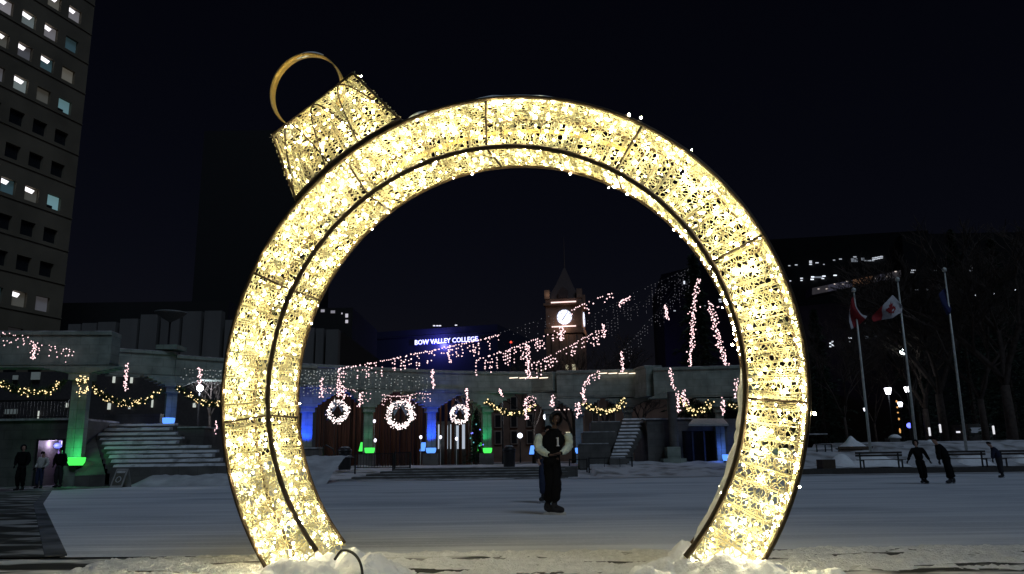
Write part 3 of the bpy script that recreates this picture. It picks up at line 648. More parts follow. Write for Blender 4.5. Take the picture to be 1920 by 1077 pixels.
# ------------------------------------------------------------------ fences, bins, rails by the steps
def fence(label, x0, x1, Y, pt, pb, pitch, dy=0, infill=True):
    t = thing('metal_fence', label, 'fence', (X((x0+x1)/2, Y), Y, 0), 'low metal fences by the ice')
    xa, xb, za, zb_ = X(x0, Y), X(x1, Y), Z((x0+x1)/2, pb, Y), Z((x0+x1)/2, pt, Y)
    g = MB(); g.box(xa, xb, Y-.03, Y+.03, zb_-.06, zb_); g.box(xa, xb, Y-.02, Y+.02, za+.1, za+.15); g.build('rail', STEEL, t)
    for x in np.linspace(xa, xb, max(2, int((xb-xa)/2)+1)):
        g = MB(); g.box(x-.04, x+.04, Y-.04, Y+.04, za-.3, zb_+.02); g.build('post', STEEL, t)
    if infill:
        g = MB()
        for x in np.arange(xa+pitch, xb, pitch): g.box(x-.014, x+.014, Y-.012, Y+.012, za+.15, zb_-.06)
        g.build('balusters', STEEL, t)
fence('barred black fence on the snow in front of the slatted screen', 668, 738, 47.6, 850, 881, .16)
fence('black mesh fence panel right of the barred fence by the low steps', 741, 770, 47.8, 848, 881, .07)
fence('dark rail fence in front of the narrow staircase', 1102, 1182, 47.6, 858, 884, .9)
fence('short rail fence between the skater and the tiered walls', 1066, 1098, 48.2, 861, 884, .6)
def bin_(label, px, Y, pt, pb, wpx):
    c = at(px, pb, Y); r = wpx/2*Y/F; h = Z(px, pt, Y)-c.z
    t = thing('litter_bin', label, 'bin', (c.x, Y, c.z), 'black litter bins')
    g = MB(); g.lathe((c.x, Y, c.z-.1), [(r*.9, 0), (r*.95, .08), (r, h*.8), (r*1.02, h*.86)], 16); g.build('barrel', STEEL, t, True)
    g = MB(); g.lathe((c.x, Y, c.z-.1), [(r*1.08, h*.865), (r*1.1, h*.95), (r*.8, h*1.08), (r*.1, h*1.1)], 16); g.build('lid', STEEL, t, True)
    g = MB(); g.lathe((c.x, Y, c.z-.1), [(r*.82, h*1.075), (r*.5, h*1.14), (.02, h*1.15)], 12); g.build('snow_cap', SNOWD, t, True)
bin_('black litter bin left of the barred fence in the snow', 646, 48.5, 840, 878, 24)
bin_('black litter bin beside the green bowl and the skater', 955, 50, 838, 878, 22)
hr = thing('handrail', 'looping black handrail beside the litter bin near the left ring leg', 'handrail', (X(610, 48.5), 48.5, 0))
g = MB(); g.tube([at(606, 876, 48.5), at(606, 836, 48.5), at(612, 835, 48.5), at(624, 842, 48.5), at(627, 851, 48.5), at(620, 857, 48.5), at(607, 857, 48.5)], .045, 6); g.build('rail_tube', STEEL, hr)
lw = thing('low_wall', 'low stone wall with snow on top behind the left ring leg, under the blue column', 'wall', (X(580, 50), 50, 0))
g = MB(); g.box(X(520, 49.5), X(600, 49.5), 49.5, 50.6, -.1, Z(560, 842, 49.5)); g.build('stone_wall', CONC2, lw)
g = MB(); g.box(X(520, 49.5), X(601, 49.5), 49.45, 50.65, Z(560, 842, 49.5)+.002, Z(560, 839.5, 49.5)); g.build('snow_cap', SNOWD, lw)
# ------------------------------------------------------------------ far buildings
# -- office tower on the left
FAC = mat('tower_facade', (.2,.165,.115), .85, var=.35, scale=.15)
tower = thing('office_tower', 'tall dark office tower with scattered lit windows at the left edge', 'building', (-63, 110, 0))
tn = V(1, -.307, 0).normalized(); td = V(.307, 1, 0).normalized(); TC = V(-63.04, 110, 0)
def tp_(s, z, d=0): q = TC+td*s-tn*d; return V(q.x, q.y, z)     # d = behind the facade
def tbox(mb, s0, s1, z0, z1, d0, d1):
    mb.hexa([tp_(s0,z0,d0), tp_(s1,z0,d0), tp_(s1,z0,d1), tp_(s0,z0,d1), tp_(s0,z1,d0), tp_(s1,z1,d0), tp_(s1,z1,d1), tp_(s0,z1,d1)])
FL = 4.83; rows = [22.5+FL*i for i in range(-3, 11)]; colsS = [-3.25-3.62*i for i in range(6)]
g = MB(); tbox(g, -26, 0, 0, 85, .7, 30)
for i, z in enumerate(rows):
    zb_, zt_ = z-1.0, z+1.0; nxt = rows[i+1]-1.0 if i+1 < len(rows) else 85
    tbox(g, -26, 0, zt_, nxt, 0, .7)
    edges = [0]+[e for s in colsS for e in (s+1.12, s-1.12)]+[-26]
    for a, b in zip(edges[0::2], edges[1::2]): tbox(g, b, a, zb_, zt_, .001, .7)
tbox(g, -26, 0, 0, rows[0]-1.0, 0, .7)
for z in rows: tbox(g, -26, 0, z-1.55, z-1.4, -.12, -.001)
g.build('facade', FAC, tower)
lit = {(10,0):(.22,1),(10,1):(.1,1),(10,2):(.1,1),(9,0):(.05,0),(9,1):(.2,1),(9,2):(.16,1),(9,3):(.3,1),(8,0):(.12,0),(8,1):(.06,1),(8,2):(.06,1),(8,3):(.06,1),
       (7,0):(.3,2),(7,1):(.05,0),(7,2):(.22,1),(7,3):(.1,0),(4,0):(.42,2),(4,1):(.05,1),(4,2):(.05,1),(4,3):(.1,1),(3,1):(.004,0),(2,0):(0.004,0),(1,0):(.07,0),(1,1):(.05,1),(1,2):(.03,0),(0,1):(.02,0),(11,0):(.06,0),(11,1):(.1,1),(11,2):(.3,1)}
rows_idx = {z: i for i, z in enumerate(rows)}
wtints = [(.8,.76,.8), (.72,.85,.83), (.4,.75,.83), (.85,.78,.62), (.7,.75,.95)]
for i, z in enumerate(rows):
    ri = i-2        # row 1 = lowest lit row in view
    for c, s in enumerate(colsS):
        e = lit.get((ri, c)); b, kind = e if e else (0, 0)
        g = MB(); tbox(g, s-1.12, s+1.12, z-1.0, z+1.0, .45, .5)
        tint = wtints[2] if kind == 2 else wtints[(i*3+c) % 2 if b > .15 else ((i+c) % 3)*3 % 4]
        m = glow('pane_%d_%d' % (int(b*1000), wtints.index(tint)), tint, b*.62) if b > .01 else mat('dark_pane', (.02,.022,.025), .25, spec=.5)
        wd = g.build('window', m, tower)
        if kind == 1:
            g = MB(); o_ = .25 if (c+i) % 2 else -.1
            g.hexa([tp_(s-1.15+o_, z+.35, .43), tp_(s+.1+o_, z+.25, .43), tp_(s+.1+o_, z+.25, .449), tp_(s-1.15+o_, z+.35, .449), tp_(s-1.0+o_, z+.95, .43), tp_(s+.45+o_, z+.8, .43), tp_(s+.45+o_, z+.8, .449), tp_(s-1.0+o_, z+.95, .449)])
            g.build('ceiling_light', glow('ceiling_light_white', (1,.95,1), 1.6), wd)
        elif b > .2:
            g = MB(); tbox(g, s-.9, s+.15, z-1.14, z-.45, .42, .449); g.build('furniture', STEEL, wd)
# -- ribbed concrete hall behind the left bays
hall = thing('concert_hall', 'low dark hall with pale vertical concrete panels behind the colonnade', 'building', (-45, 92, 0))
g = MB(); px = 128; Yh = 92
RIB = mat('ribbed_panel', (.16,.15,.14), .85, var=.3, scale=.3, stretch=(1,1,.2))
for i, (a, b, t_) in enumerate(((125,148,608),(151,178,606),(181,214,604),(222,255,598),(260,292,590),(299,334,586),(340,374,584),(380,412,583),(420,446,600),(452,480,608),(487,513,612),(519,546,614),(552,588,615),(592,606,616),(611,634,618))):
    g.box(X(a, Yh, 640), X(b, Yh, 640), Yh, Yh+1.2, 0, Z((a+b)/2, t_, Yh))
g.build('concrete_panel', RIB, hall)
g = MB(); g.box(X(112, Yh+1.3, 640), X(634, Yh+1.3, 640), Yh+1.3, Yh+30, 0, Z(380, 618, Yh)); g.build('dark_core', mat('dark_core', (.012,.012,.012), .9), hall)
g = MB(); g.box(X(90, 135, 560), X(430, 135, 560), 135, 160, 0, Z(300, 566, 135)); g.box(X(560, 135), X(655, 135), 134.9, 160, 0, Z(610, 578, 135)); g.build('fly_tower', mat('night_block', (.02,.019,.019), .9), hall)
for k, (px, py, wp, hp, b) in enumerate(((605,583,7,5,.5),(624,585,8,5,.35),(650,592,5,7,1.0),(650,603,5,6,.9),(641,588,2,3,.8))):
    g = MB(); c = at(px, py, 134.7); a, h_ = wp/2*.09, hp/2*.09; g.box(c.x-a, c.x+a, 134.7, 134.8, c.z-h_, c.z+h_); g.build('window', glow('far_window_%d' % k, (.9,.85,.95), b*.6), hall)
# saucer lamp on a mast
sl = thing('saucer_lamp', 'unlit saucer shaped lamp on a mast rising above the colonnade roof', 'lamp post', (X(320, 75), 75, 0))
c = at(320, 590, 75)
g = MB(); g.lathe((c.x, 75, c.z), [(.1,-.75),(.5,-.5),(1.1,-.15),(1.42,.12),(1.45,.2),(1.36,.2)], 24); g.build('saucer', mat('saucer_grey', (.3,.31,.3), .5), sl, True)
g = MB(); g.tube([(c.x,75,0),(c.x,75,c.z-.7)], [.14,.09], 8); g.build('mast', STEEL, sl)
# far slab behind left
fs = thing('dark_tower', 'nearly black slab tower far behind the ornament cap', 'building', (-70, 220, 0))
g = MB(); g.box(X(372, 220, 400), X(560, 220, 400), 220, 260, 0, Z(460, 245, 220)); g.build('wall', mat('black_tower', (.012,.012,.013), .7), fs)
# -- college building with sign
YG = 205
cg = thing('college_building', 'dark glass building carrying a blue-white illuminated college name sign', 'building', (-15, YG, 0))
gd_ = V(1, -.32, 0).normalized(); gc = at(836, 640, YG)
def gp(u, z, d=0): q = V(gc.x, gc.y, 0)+gd_*u+V(.305,.952,0)*d; return V(q.x, q.y, z)
def gbox(mb, u0, u1, z0, z1, d0, d1): mb.hexa([gp(u0,z0,d0), gp(u1,z0,d0), gp(u1,z0,d1), gp(u0,z0,d1), gp(u0,z1,d0), gp(u1,z1,d0), gp(u1,z1,d1), gp(u0,z1,d1)])
GLS = mat('blue_dark_glass', (.03,.032,.06), .35, spec=.5)
g = MB(); gbox(g, -34, 14, 0, gc.z+3.6, .3, 30); gbox(g, -34, 14, gc.z+1.7, gc.z+1.95, .1, .301); g.build('glass_wall', GLS, cg)
for k, (px, py) in enumerate(((814, 611), (820, 611), (825, 611), (855, 610))):
    g = MB(); c = at(px, py, YG-3); g.box(c.x-.28, c.x+.28, c.y, c.y+.1, c.z-.12, c.z+.12); g.build('roof_light', glow('roof_light_white', (.9,.9,1), 1.2), cg)
def text_mesh(name, txt, size, extr, off, m, parent, mw):
    cu_ = bpy.data.curves.new(name, 'FONT'); cu_.body = txt; cu_.size = size; cu_.extrude = extr; cu_.offset = off; cu_.align_x = 'CENTER'; cu_.align_y = 'CENTER'; cu_.resolution_u = 2
    o = bpy.data.objects.new('t', cu_); COL.objects.link(o); bpy.context.view_layer.update()
    me = bpy.data.meshes.new_from_object(o.evaluated_get(bpy.context.evaluated_depsgraph_get())); bpy.data.objects.remove(o)
    me.name = name; me.transform(mw); me.transform(Matrix.Translation(-ROOTLOC[root_of(parent)])); me.materials.clear(); me.materials.append(m)
    q = bpy.data.objects.new(name, me); COL.objects.link(q); q.parent = parent; return q
Wt = (at(898, 637, YG)-at(774, 644, YG)).length*1.02
mw = Matrix(((gd_.x, 0, -.305, gc.x), (gd_.y, 0, -.952, gc.y-.4), (0, 1, 0, gc.z), (0, 0, 0, 1)))
sg = text_mesh('sign_letters', 'BOW VALLEY COLLEGE', 1.75, .08, .014, glow('sign_white', (.86,.88,1), 1.5), cg, mw)
wx = [v.co for v in sg.data.vertices]; u_ = [(c+ROOTLOC[cg]-V(gc.x, gc.y, 0)).dot(gd_) for c in wx]; kx = Wt/(max(u_)-min(u_))
for nm_, o_ in (('sign_letters', sg),):
    for v in o_.data.vertices:
        p = v.co+ROOTLOC[cg]-V(gc.x, gc.y, 0); uu = p.dot(gd_); v.co = v.co+gd_*(uu*(kx-1))
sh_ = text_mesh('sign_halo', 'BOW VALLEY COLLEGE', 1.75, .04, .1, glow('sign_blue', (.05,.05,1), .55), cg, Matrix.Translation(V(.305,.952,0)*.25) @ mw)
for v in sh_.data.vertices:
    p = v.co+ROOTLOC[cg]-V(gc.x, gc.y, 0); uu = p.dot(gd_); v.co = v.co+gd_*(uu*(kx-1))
point('sign_glow', tuple(gp(-2, gc.z-.6, -3)), 2600, (.18,.17,1), .6)
# -- sandstone city hall with clock tower
YT = 150
ST = mat('sandstone', (.24,.15,.11), .85, var=.45, scale=.4, bump=.3); ROOF = mat('slate_roof', (.09,.06,.055), .7)
ch = thing('city_hall', 'sandstone city hall with a lit clock tower and dark peaked roof', 'building', (X(1062, YT), YT, 0))
td2 = V(1, -.19, 0).normalized(); tq = V(.187, .982, 0)
tc = at(1058, 640, YT); tx, ty = tc.x, YT
def hp(u, z, d=0): q = V(tx, ty, 0)+td2*u+tq*d; return V(q.x, q.y, z)
def hbox(mb, u0, u1, z0, z1, d0, d1): mb.hexa([hp(u0,z0,d0), hp(u1,z0,d0), hp(u1,z0,d1), hp(u0,z0,d1), hp(u0,z1,d0), hp(u1,z1,d0), hp(u1,z1,d1), hp(u0,z1,d1)])
def zt3(py): return Z(1058, py, YT)
tdir = hp(0, 0)
g = MB(); w2 = 3.45
hbox(g, -w2, w2, 0, zt3(625), 0, 2*w2); hbox(g, -w2-.25, w2+.25, zt3(625), zt3(616), -.25, 2*w2+.25)
hbox(g, -w2+.05, w2-.05, zt3(616), zt3(572), .05, 2*w2-.05); hbox(g, -w2-.35, w2+.35, zt3(572), zt3(568), -.35, 2*w2+.35); hbox(g, -w2, w2, zt3(568), zt3(560), 0, 2*w2)
for u in (-2.2, -.75, .7, 2.15): hbox(g, u-.14, u+.14, zt3(690), zt3(628), -.2, -.001)
for u in (-w2+.35, w2-.35):
    for dd in (.35, 2*w2-.35): hbox(g, u-.5, u+.5, zt3(560), zt3(543), dd-.5, dd+.5)
g.build('tower', ST, ch)
g = MB(); ap = hp(0, zt3(492), w2); b4 = [hp(-w2+.3, zt3(560), .3), hp(w2-.3, zt3(560), .3), hp(w2-.3, zt3(560), 2*w2-.3), hp(-w2+.3, zt3(560), 2*w2-.3)]
m4 = [hp(-1.5, zt3(528), w2-1.5), hp(1.5, zt3(528), w2-1.5), hp(1.5, zt3(528), w2+1.5), hp(-1.5, zt3(528), w2+1.5)]
g.add(b4+m4+[ap], [(0,1,5,4),(1,2,6,5),(2,3,7,6),(3,0,4,7),(4,5,8),(5,6,8),(6,7,8),(7,4,8)]); g.tube([ap-V(0,0,.5), ap+V(0,0,6)], [.16,.04], 5)
dg = [hp(-.9, zt3(559), -.05), hp(.9, zt3(559), -.05), hp(.9, zt3(545), -.05), hp(0, zt3(538), -.05), hp(-.9, zt3(545), -.05)]; dg2 = [p+tq*2.5 for p in dg]
g.add(dg+dg2, [(0,1,2,3,4),(1,6,7,2),(2,7,8,3),(3,8,9,4),(4,9,5,0)]); g.build('roof', ROOF, ch)
def dial(cen, ax, nrm, r):
    n = 28; g = MB(); ring_ = [cen+ax*(r*math.cos(2*PI*i/n))+V(0,0,1)*(r*math.sin(2*PI*i/n)) for i in range(n)]
    g.add(ring_+[p+nrm*.1 for p in ring_], [tuple(range(n)), tuple(range(2*n-1, n-1, -1))]+[(i, i+n, (i+1) % n+n, (i+1) % n) for i in range(n)])
    d_ = g.build('clock_dial', glow('dial_white', (.74,.79,1), 1.7), ch)
    g = MB()
    def bar(a, r0, r1, w_):
        dv = ax*math.sin(a)+V(0,0,1)*math.cos(a); sv = ax*math.cos(a)-V(0,0,1)*math.sin(a); o_ = cen-nrm*.06
        P = [o_+dv*r0*r-sv*w_, o_+dv*r0*r+sv*w_, o_+dv*r1*r+sv*w_, o_+dv*r1*r-sv*w_]; g.hexa(P+[p+nrm*.03 for p in P])
    for k in range(12): bar(k*PI/6, .84, .99, .05)
    bar(math.radians(36), -.15, .8, .05); bar(math.radians(213), -.1, .55, .075); g.build('clock_hands', STEEL, d_)
zc = Z(1060, 595, YT)
dial(hp(.15, zc, -.12), td2, tq, 1.42)
dial(hp(w2+.1, zc, w2+.3), tq, -td2*1.0, 1.42)
LST = glow('cornice_strip', (1, .72, .68), 1.5)
for py, u0, u1 in ((567.5, -2.3, 2.5), (613, -2.25, 2.35)):
    g = MB(); hbox(g, u0, u1, zt3(py+1.1), zt3(py-1.1), -.5, -.4); g.build('cornice_glow', LST, ch)
point('tower_wash', tuple(hp(0, zt3(611), -1.4)), 110, (1,.72,.56), .4); point('tower_wash', tuple(hp(w2+1.6, zt3(606), w2)), 150, (1,.62,.42), .4); point('tower_wash', tuple(hp(-w2+.6, zt3(552), -.8)), 10, (1,.8,.6), .2)
# main body of the hall
g = MB(); hbox(g, -18, 26, 0, zt3(727), 2.5, 22); hbox(g, -18.4, 26.4, zt3(727), zt3(723), 2.1, 22.4); g.build('wall', ST, ch)
g = MB(); bq = [hp(-18, zt3(723), 2.5), hp(26, zt3(723), 2.5), hp(26, zt3(723), 22), hp(-18, zt3(723), 22), hp(-12, zt3(690), 10), hp(20, zt3(690), 10), hp(20, zt3(690), 14), hp(-12, zt3(690), 14)]; g.hexa(bq); g.build('main_roof', ROOF, ch)
for px, py, wp, hp_, b in ((1063,691,6,13,.9),(1076,690,6,13,.6),(1008,696,4,8,.25),(1019,697,4,9,.3),(1065,816,8,11,.7)):
    g = MB(); c = at(px, py, YT-1.0); a, h_ = wp/2*.1, hp_/2*.1; g.box(c.x-a, c.x+a, c.y, c.y+.2, c.z-h_, c.z+h_); g.box(c.x-.03, c.x+.03, c.y-.03, c.y-.001, c.z-h_, c.z+h_)
    g.build('window', glow('hall_window_%d' % int(b*100), (1,.9,.6), b), ch)
g = MB()
for a, b, py in ((1040, 1060, 768.5), (1065, 1074, 767.5)): g.hexa([at(u, v, yy) for yy in (128, 128.2) for u, v in ((a, py+1.3), (b, py+1), (b, py-1), (a, py-.7))])
g.build('ledge_glow', LST, ch)  # window ledge lit from elsewhere, its brightness put in as emission
for r_i, py in enumerate((752, 786, 818)):
    for c_i in range(9):
        u = -16.5+3.1*c_i; zc_ = zt3(py); g = MB(); hbox(g, u-.7, u+.7, zc_-1.3, zc_+1.3, 2.2, 2.49); fr_ = g.build('window', mat('hall_sill', (.3,.24,.2), .8), ch)
        g = MB(); hbox(g, u-.5, u+.5, zc_-1.1, zc_+1.1, 2.15, 2.199); g.build('pane', mat('dark_pane', (.02,.022,.025), .25, spec=.5), fr_)
point('street_glow', (X(950, 118), 118, 6), 330, (1,.66,.5), 1); point('street_glow', (X(1065, 118), 118, 6), 200, (1,.66,.5), 1)
# red aircraft beacon mast
mb_ = thing('beacon_mast', 'thin mast with a small red light left of the clock tower', 'mast', (X(958, 180), 180, 0)); c = at(958, 642, 180)
g = MB(); g.tube([(c.x,180,0),(c.x,180,c.z)], .15, 5); g.build('pole', STEEL, mb_); g = MB(); g.ball(c, .3, 6, 4); g.build('red_light', glow('red_beacon', (1,.1,.06), 1.2), mb_)
# -- right hand office blocks
NB = mat('night_office', (.016,.016,.018), .5, var=.3, scale=.1)
def far_block(label, x0, x1, ptop_l, Y, wins, depth=30, name='office_building', ptop_r=None):
    t = thing(name, label, 'building', (X((x0+x1)/2, Y), Y, 0), 'dark office blocks beyond the flagpoles')
    ptop_r = ptop_r or ptop_l; p, q = at(x0, ptop_l, Y), at(x1, ptop_r, Y*.86)
    g = MB(); e = V(.1, 1, 0)*depth; P = [V(p.x,p.y,0), V(q.x,q.y,0), V(q.x,q.y,0)+e, V(p.x,p.y,0)+e]; g.hexa(P+[v+V(0,0,p.z if i in (0, 3) else q.z) for i, v in enumerate(P)]); g.build('wall', NB, t)
    for k, (px, py, wp, hp_, b) in enumerate(wins):
        f_ = (px-x0)/(x1-x0); Yw = 1/((1-f_)/Y+f_/(Y*.86))-.35; c = at(px, py, Yw); a, h_ = wp/2*Yw/F, hp_/2*Yw/F
        g = MB(); g.box(c.x-a, c.x+a, c.y, c.y+.1, c.z-h_, c.z+h_); bb_ = round(b, 1) if b > .15 else round(b, 2); g.build('window', glow('office_window_%d' % int(bb_*100), (.85,.9,1), bb_), t)
    return t
W1 = [(1480,498.5,4,1.6,.5),(1493,497,5,1.6,.6)]+[(1520,490+3*k,5,1.6,.9) for k in range(3)]+[(1532,493,6,1.6,.7),(1545,496,3,1.5,.4),(1564,488,4,2,.3),(1576,486,5,2,.4),(1602,488,12,7,.12),(1603,482,6,2,.4),(1618,486,6,5,.12)]+[(1622+5*k,489,4,2,.35) for k in range(4)]+[(1638+5*k,484-1*k+3*j,5,1.5,.6) for k in range(4) for j in range(2)]+[(1482,527,3,2,.6),(1503,522,5,2,.8),(1503,526,4,2,.8),(1524,519.5,6,2.2,1.4),(1523,524,6,2.4,1.2),(1545,518,6,2.2,1.2),(1543,522.5,5,2,.8),(1535,520,16,3,.12),(1566,516.5,6,2,1.4)]
far_block('wide dark office block with rows of thin lit windows behind the right ring leg', 1400, 1740, 452, 190, W1, ptop_r=432)
W2 = [(1713,507,8,2,.6),(1711,511,7,2,.5),(1755,508,8,2,.35),(1770,506,4,8,.12),(1801,504.5,5,2,.5),(1822,499,6,2,.5),(1824,503.5,6,2,.5),(1820,507.5,6,2,.3),(1719,543.5,6,2,.3),(1739,543,5,3,.25),(1829,554,4,2.2,.9),(1861,551,9,2.2,1.2),(1876,545.5,3,2,.4),(1903,543.5,8,2,1.3)]
far_block('unlit dark office block behind the blue flag at the right edge', 1690, 2150, 440, 165, W2, ptop_r=430)
W3 = [(1540,645,4,2,.7)]+[(1557+4*(k % 2),650-3*k,3,2.4,1.3) for k in range(4)]+[(1563,648,3,2.4,1),(1594,634,6,2,.9),(1594,641,3,2,.4),(1625,633,9,6,.05),(1642,631,10,6,.05),(1644,598,5,1.8,1.3),(1624,605,3,2.2,1.3)]
far_block('low dark block with a small cluster of lit windows below the flags', 1490, 1660, 575, 140, W3, ptop_r=560)
W4 = [(1265,583,4,2,.4),(1293,579,5,2,.7),(1322,573,3,2,.5),(1323,577,3,2,.4),(1350,562,5,2.4,.7),(1351,566,5,2,.5),(1283,530,3,6,1.0)]
far_block('dark block with few pinprick windows seen through the ring behind the hanging lights', 1240, 1420, 515, 175, W4, ptop_r=470)
# lit glass footbridge
fb = thing('glass_footbridge', 'dimly lit glass footbridge slanting behind the two flags', 'footbridge', (X(1608, 120), 120, 20))
A_, B_ = (1523, 553, 133), (1690, 519, 112)
def fpt(f_, up): 
    Y = 1/((1-f_)/A_[2]+f_/B_[2]); q = at(A_[0]+(B_[0]-A_[0])*f_, A_[1]+(B_[1]-A_[1])*f_-up, Y); return q
BR1 = glow('bridge_blue', (.3,.3,.42), .11); BR2 = glow('bridge_amber', (.75,.4,.22), .17); BR3 = glow('bridge_dim', (.4,.38,.42), .05)
n = 22
for i in range(n):
    m = BR2 if 10 <= i <= 14 else (BR1 if 4 <= i < 10 or i in (16, 17) else BR3)
    p, q = (i+.06)/n, (i+.94)/n; g = MB(); e = V(0, .2, 0)
    g.hexa([fpt(p,0), fpt(q,0), fpt(q,0)+e, fpt(p,0)+e, fpt(p,12.5), fpt(q,12.5), fpt(q,12.5)+e, fpt(p,12.5)+e]); g.build('glass_panel', m, fb)
g = MB(); e = V(0, 3.2, 0); o_ = V(0, .22, 0)
g.hexa([fpt(0,-1.5)+o_, fpt(1,-1.5)+o_, fpt(1,-1.5)+e, fpt(0,-1.5)+e, fpt(0,14)+o_, fpt(1,14)+o_, fpt(1,14)+e, fpt(0,14)+e]); g.build('deck', NB, fb)
for i in (1, 3, 5, 7, 8, 12, 15, 18, 20):
    g = MB(); c = fpt((i+.5)/n, 5+3*(i % 3)); g.box(c.x-.2, c.x+.2, c.y-.3, c.y-.2, c.z-.07, c.z+.07); g.build('ceiling_lamp', glow('bridge_lamp', (1,.85,.75), .6), fb)

# ------------------------------------------------------------------ flagpoles and flags
POLE = mat('flagpole_metal', (.62,.63,.58), .45, metal=.2)
REDC = mat('flag_red', (.26,.018,.022), .8); WHC = mat('flag_white', (.5,.48,.5), .8); NAVY = mat('flag_navy', (.02,.025,.09), .8)
def flagpole(label, bx, by, tx_, ty_, Y):
    b_ = at(bx, by, Y); t_ = at(tx_, ty_, Y); t = thing('flagpole', label, 'flagpole', (b_.x, Y, b_.z), 'three flagpoles on the snowy bank')
    g = MB(); g.tube([V(b_.x, Y, b_.z-.3), V(b_.x*.5+t_.x*.5, Y, (b_.z+t_.z)/2), V(t_.x, Y, t_.z)], [.085, .07, .045], 10); g.build('pole', POLE, t, True)
    g = MB(); g.lathe((t_.x, Y, t_.z), [(.05,0),(.13,.03),(.14,.2),(.06,.26),(.01,.3)], 10); g.build('finial', POLE, t, True); return V(b_.x, Y, b_.z), V(t_.x, Y, t_.z)
YF = 48.5
fp = [flagpole('flagpole nearest the ring, carrying a limp red and white flag', 1634, 862, 1601, 548, YF), flagpole('middle flagpole carrying the maple leaf flag', 1721, 858, 1683, 528, YF), flagpole('rightmost flagpole carrying a dark blue flag', 1813, 852, 1771, 510, YF)]
def cloth(name, label, grid, Y, strips, leaf=None, group='flags'):
    """grid: rows of pixel points (hoist edge first), strips: materials per column"""
    rows_ = len(grid); cols_ = len(grid[0]); nU, nV = 6*(cols_-1), 5*(rows_-1)
    def P(u, v):
        i = min(rows_-2, int(v)); j = min(cols_-2, int(u)); a, b = v-i, u-j
        px, py = [(grid[i][j][k]*(1-b)+grid[i][j+1][k]*b)*(1-a)+(grid[i+1][j][k]*(1-b)+grid[i+1][j+1][k]*b)*a for k in (0, 1)]
        return at(px, py, Y - .1 + .16*math.sin(u*2.3+v*1.1))
    c0 = P(0, 0); t = thing(name, label, 'flag', (c0.x, Y, c0.z), group)
    for s in range(len(strips)):
        u0, u1 = strips[s][0], strips[s][1]; g = MB(); k, l = 10, 10; vs = []
        for dd in (0, .012):
            for i in range(k+1):
                for j in range(l+1): vs.append(P(u0+(u1-u0)*j/l, (rows_-1)*i/k-1e-6*(i == k))+V(0, dd, 0))
        N = (k+1)*(l+1); fs = [(i*(l+1)+j, i*(l+1)+j+1, (i+1)*(l+1)+j+1, (i+1)*(l+1)+j) for i in range(k) for j in range(l)]
        fs += [tuple(x+N for x in f[::-1]) for f in fs]
        bd = [j for j in range(l+1)]+[i*(l+1)+l for i in range(1, k+1)]+[k*(l+1)+j for j in range(l-1, -1, -1)]+[i*(l+1) for i in range(k-1, 0, -1)]
        fs += [(bd[i], bd[i]+N, bd[(i+1) % len(bd)]+N, bd[(i+1) % len(bd)]) for i in range(len(bd))]
        g.add(vs, fs); g.build('cloth_band', strips[s][2], t, True)
    if leaf: 
        half = [(0,1),(.12,.72),(.3,.82),(.24,.4),(.45,.55),(.5,.42),(.8,.47),(.72,.28),(.9,.16),(.45,-.3),(.5,-.48),(.05,-.42),(.06,-.85)]
        prof = half+[(-x, y) for x, y in half[::-1][:-1]]
        g = MB(); vs = []
        lu, lv, su, sv = leaf
        for x, y in prof: vs.append(P(lu+x*su, lv-y*sv)+V(0,-.025,0))
        g.add(vs+[v+V(0,.015,0) for v in vs], [tuple(range(len(vs)))]+[(i, i+len(vs), (i+1) % len(vs)+len(vs), (i+1) % len(vs)) for i in range(len(vs))]); g.build('maple_leaf', REDC, t)
    return t
cloth('flag', 'limp red flag with a white band on the flagpole nearest the ring', [[(1602,552),(1600,556),(1596,562),(1594,575)],[(1607,578),(1603,575),(1596,578),(1592,588)],[(1616,590),(1612,590),(1600,592),(1592,602)],[(1626,593),(1622,600),(1608,612),(1596,618)]], YF, [(0, .8, WHC), (.8, 2.6, REDC), (2.6, 3-1e-6, WHC)])
cloth('flag', 'white and red maple leaf flag blowing from the middle flagpole', [[(1691,572),(1674,553),(1656,572),(1640,588)],[(1692,580),(1676,575),(1654,582),(1636,592)],[(1691,588),(1676,588),(1656,590),(1634,598)],[(1690,585),(1674,597),(1654,600),(1638,604)]], YF-.1, [(0, 2.05, WHC), (2.05, 3-1e-6, REDC)], leaf=(1.25, 1.45, .55, 1.0))
cloth('flag', 'dark blue flag hanging from the rightmost flagpole', [[(1773,540),(1766,545),(1760,552)],[(1778,562),(1772,565),(1765,570)],[(1784,580),(1782,588),(1776,592)]], YF, [(0, 2-1e-6, NAVY)])

# ------------------------------------------------------------------ street lamps
def globe_lamp(label, px, py, Y, r, st, col, energy, z0=.6, pole=True, shape='globe', nm='street_lamp'):
    c = at(px, py, Y); t = thing(nm, label, 'street lamp', (c.x, Y, z0), 'lit lamps around the plaza')
    g = MB()
    if shape == 'globe': g.ball(c, r, 12, 8)
    else: g.lathe(c, [(r*.5,-r),(r*.6,-r*.95),(r,r*.6),(r*1.02,r*.7),(r*.9,r*.75)], 8)
    g.build('lamp_glass', glow('lamp_glass_%s_%d' % ('b' if col[0] < .5 else 'w', int(st*10)), col, st), t, True)
    if shape != 'globe': g = MB(); g.lathe((c.x, c.y, c.z+r*.76), [(r*1.1,0),(r*.7,r*.4),(r*.1,r*.7)], 8); g.build('lamp_cap', STEEL, t)
    if pole: g = MB(); g.tube([V(c.x, Y, z0-.1), V(c.x, Y, z0+.9), V(c.x, Y, c.z-r)], [.1, .06, .05], 8); g.build('post', STEEL, t)
    if energy: point('lamp_light', (c.x, c.y-r*1.8, c.z-r*1.3), energy, (.8,.88,1) if col[0] >= .5 else col, r*.7)
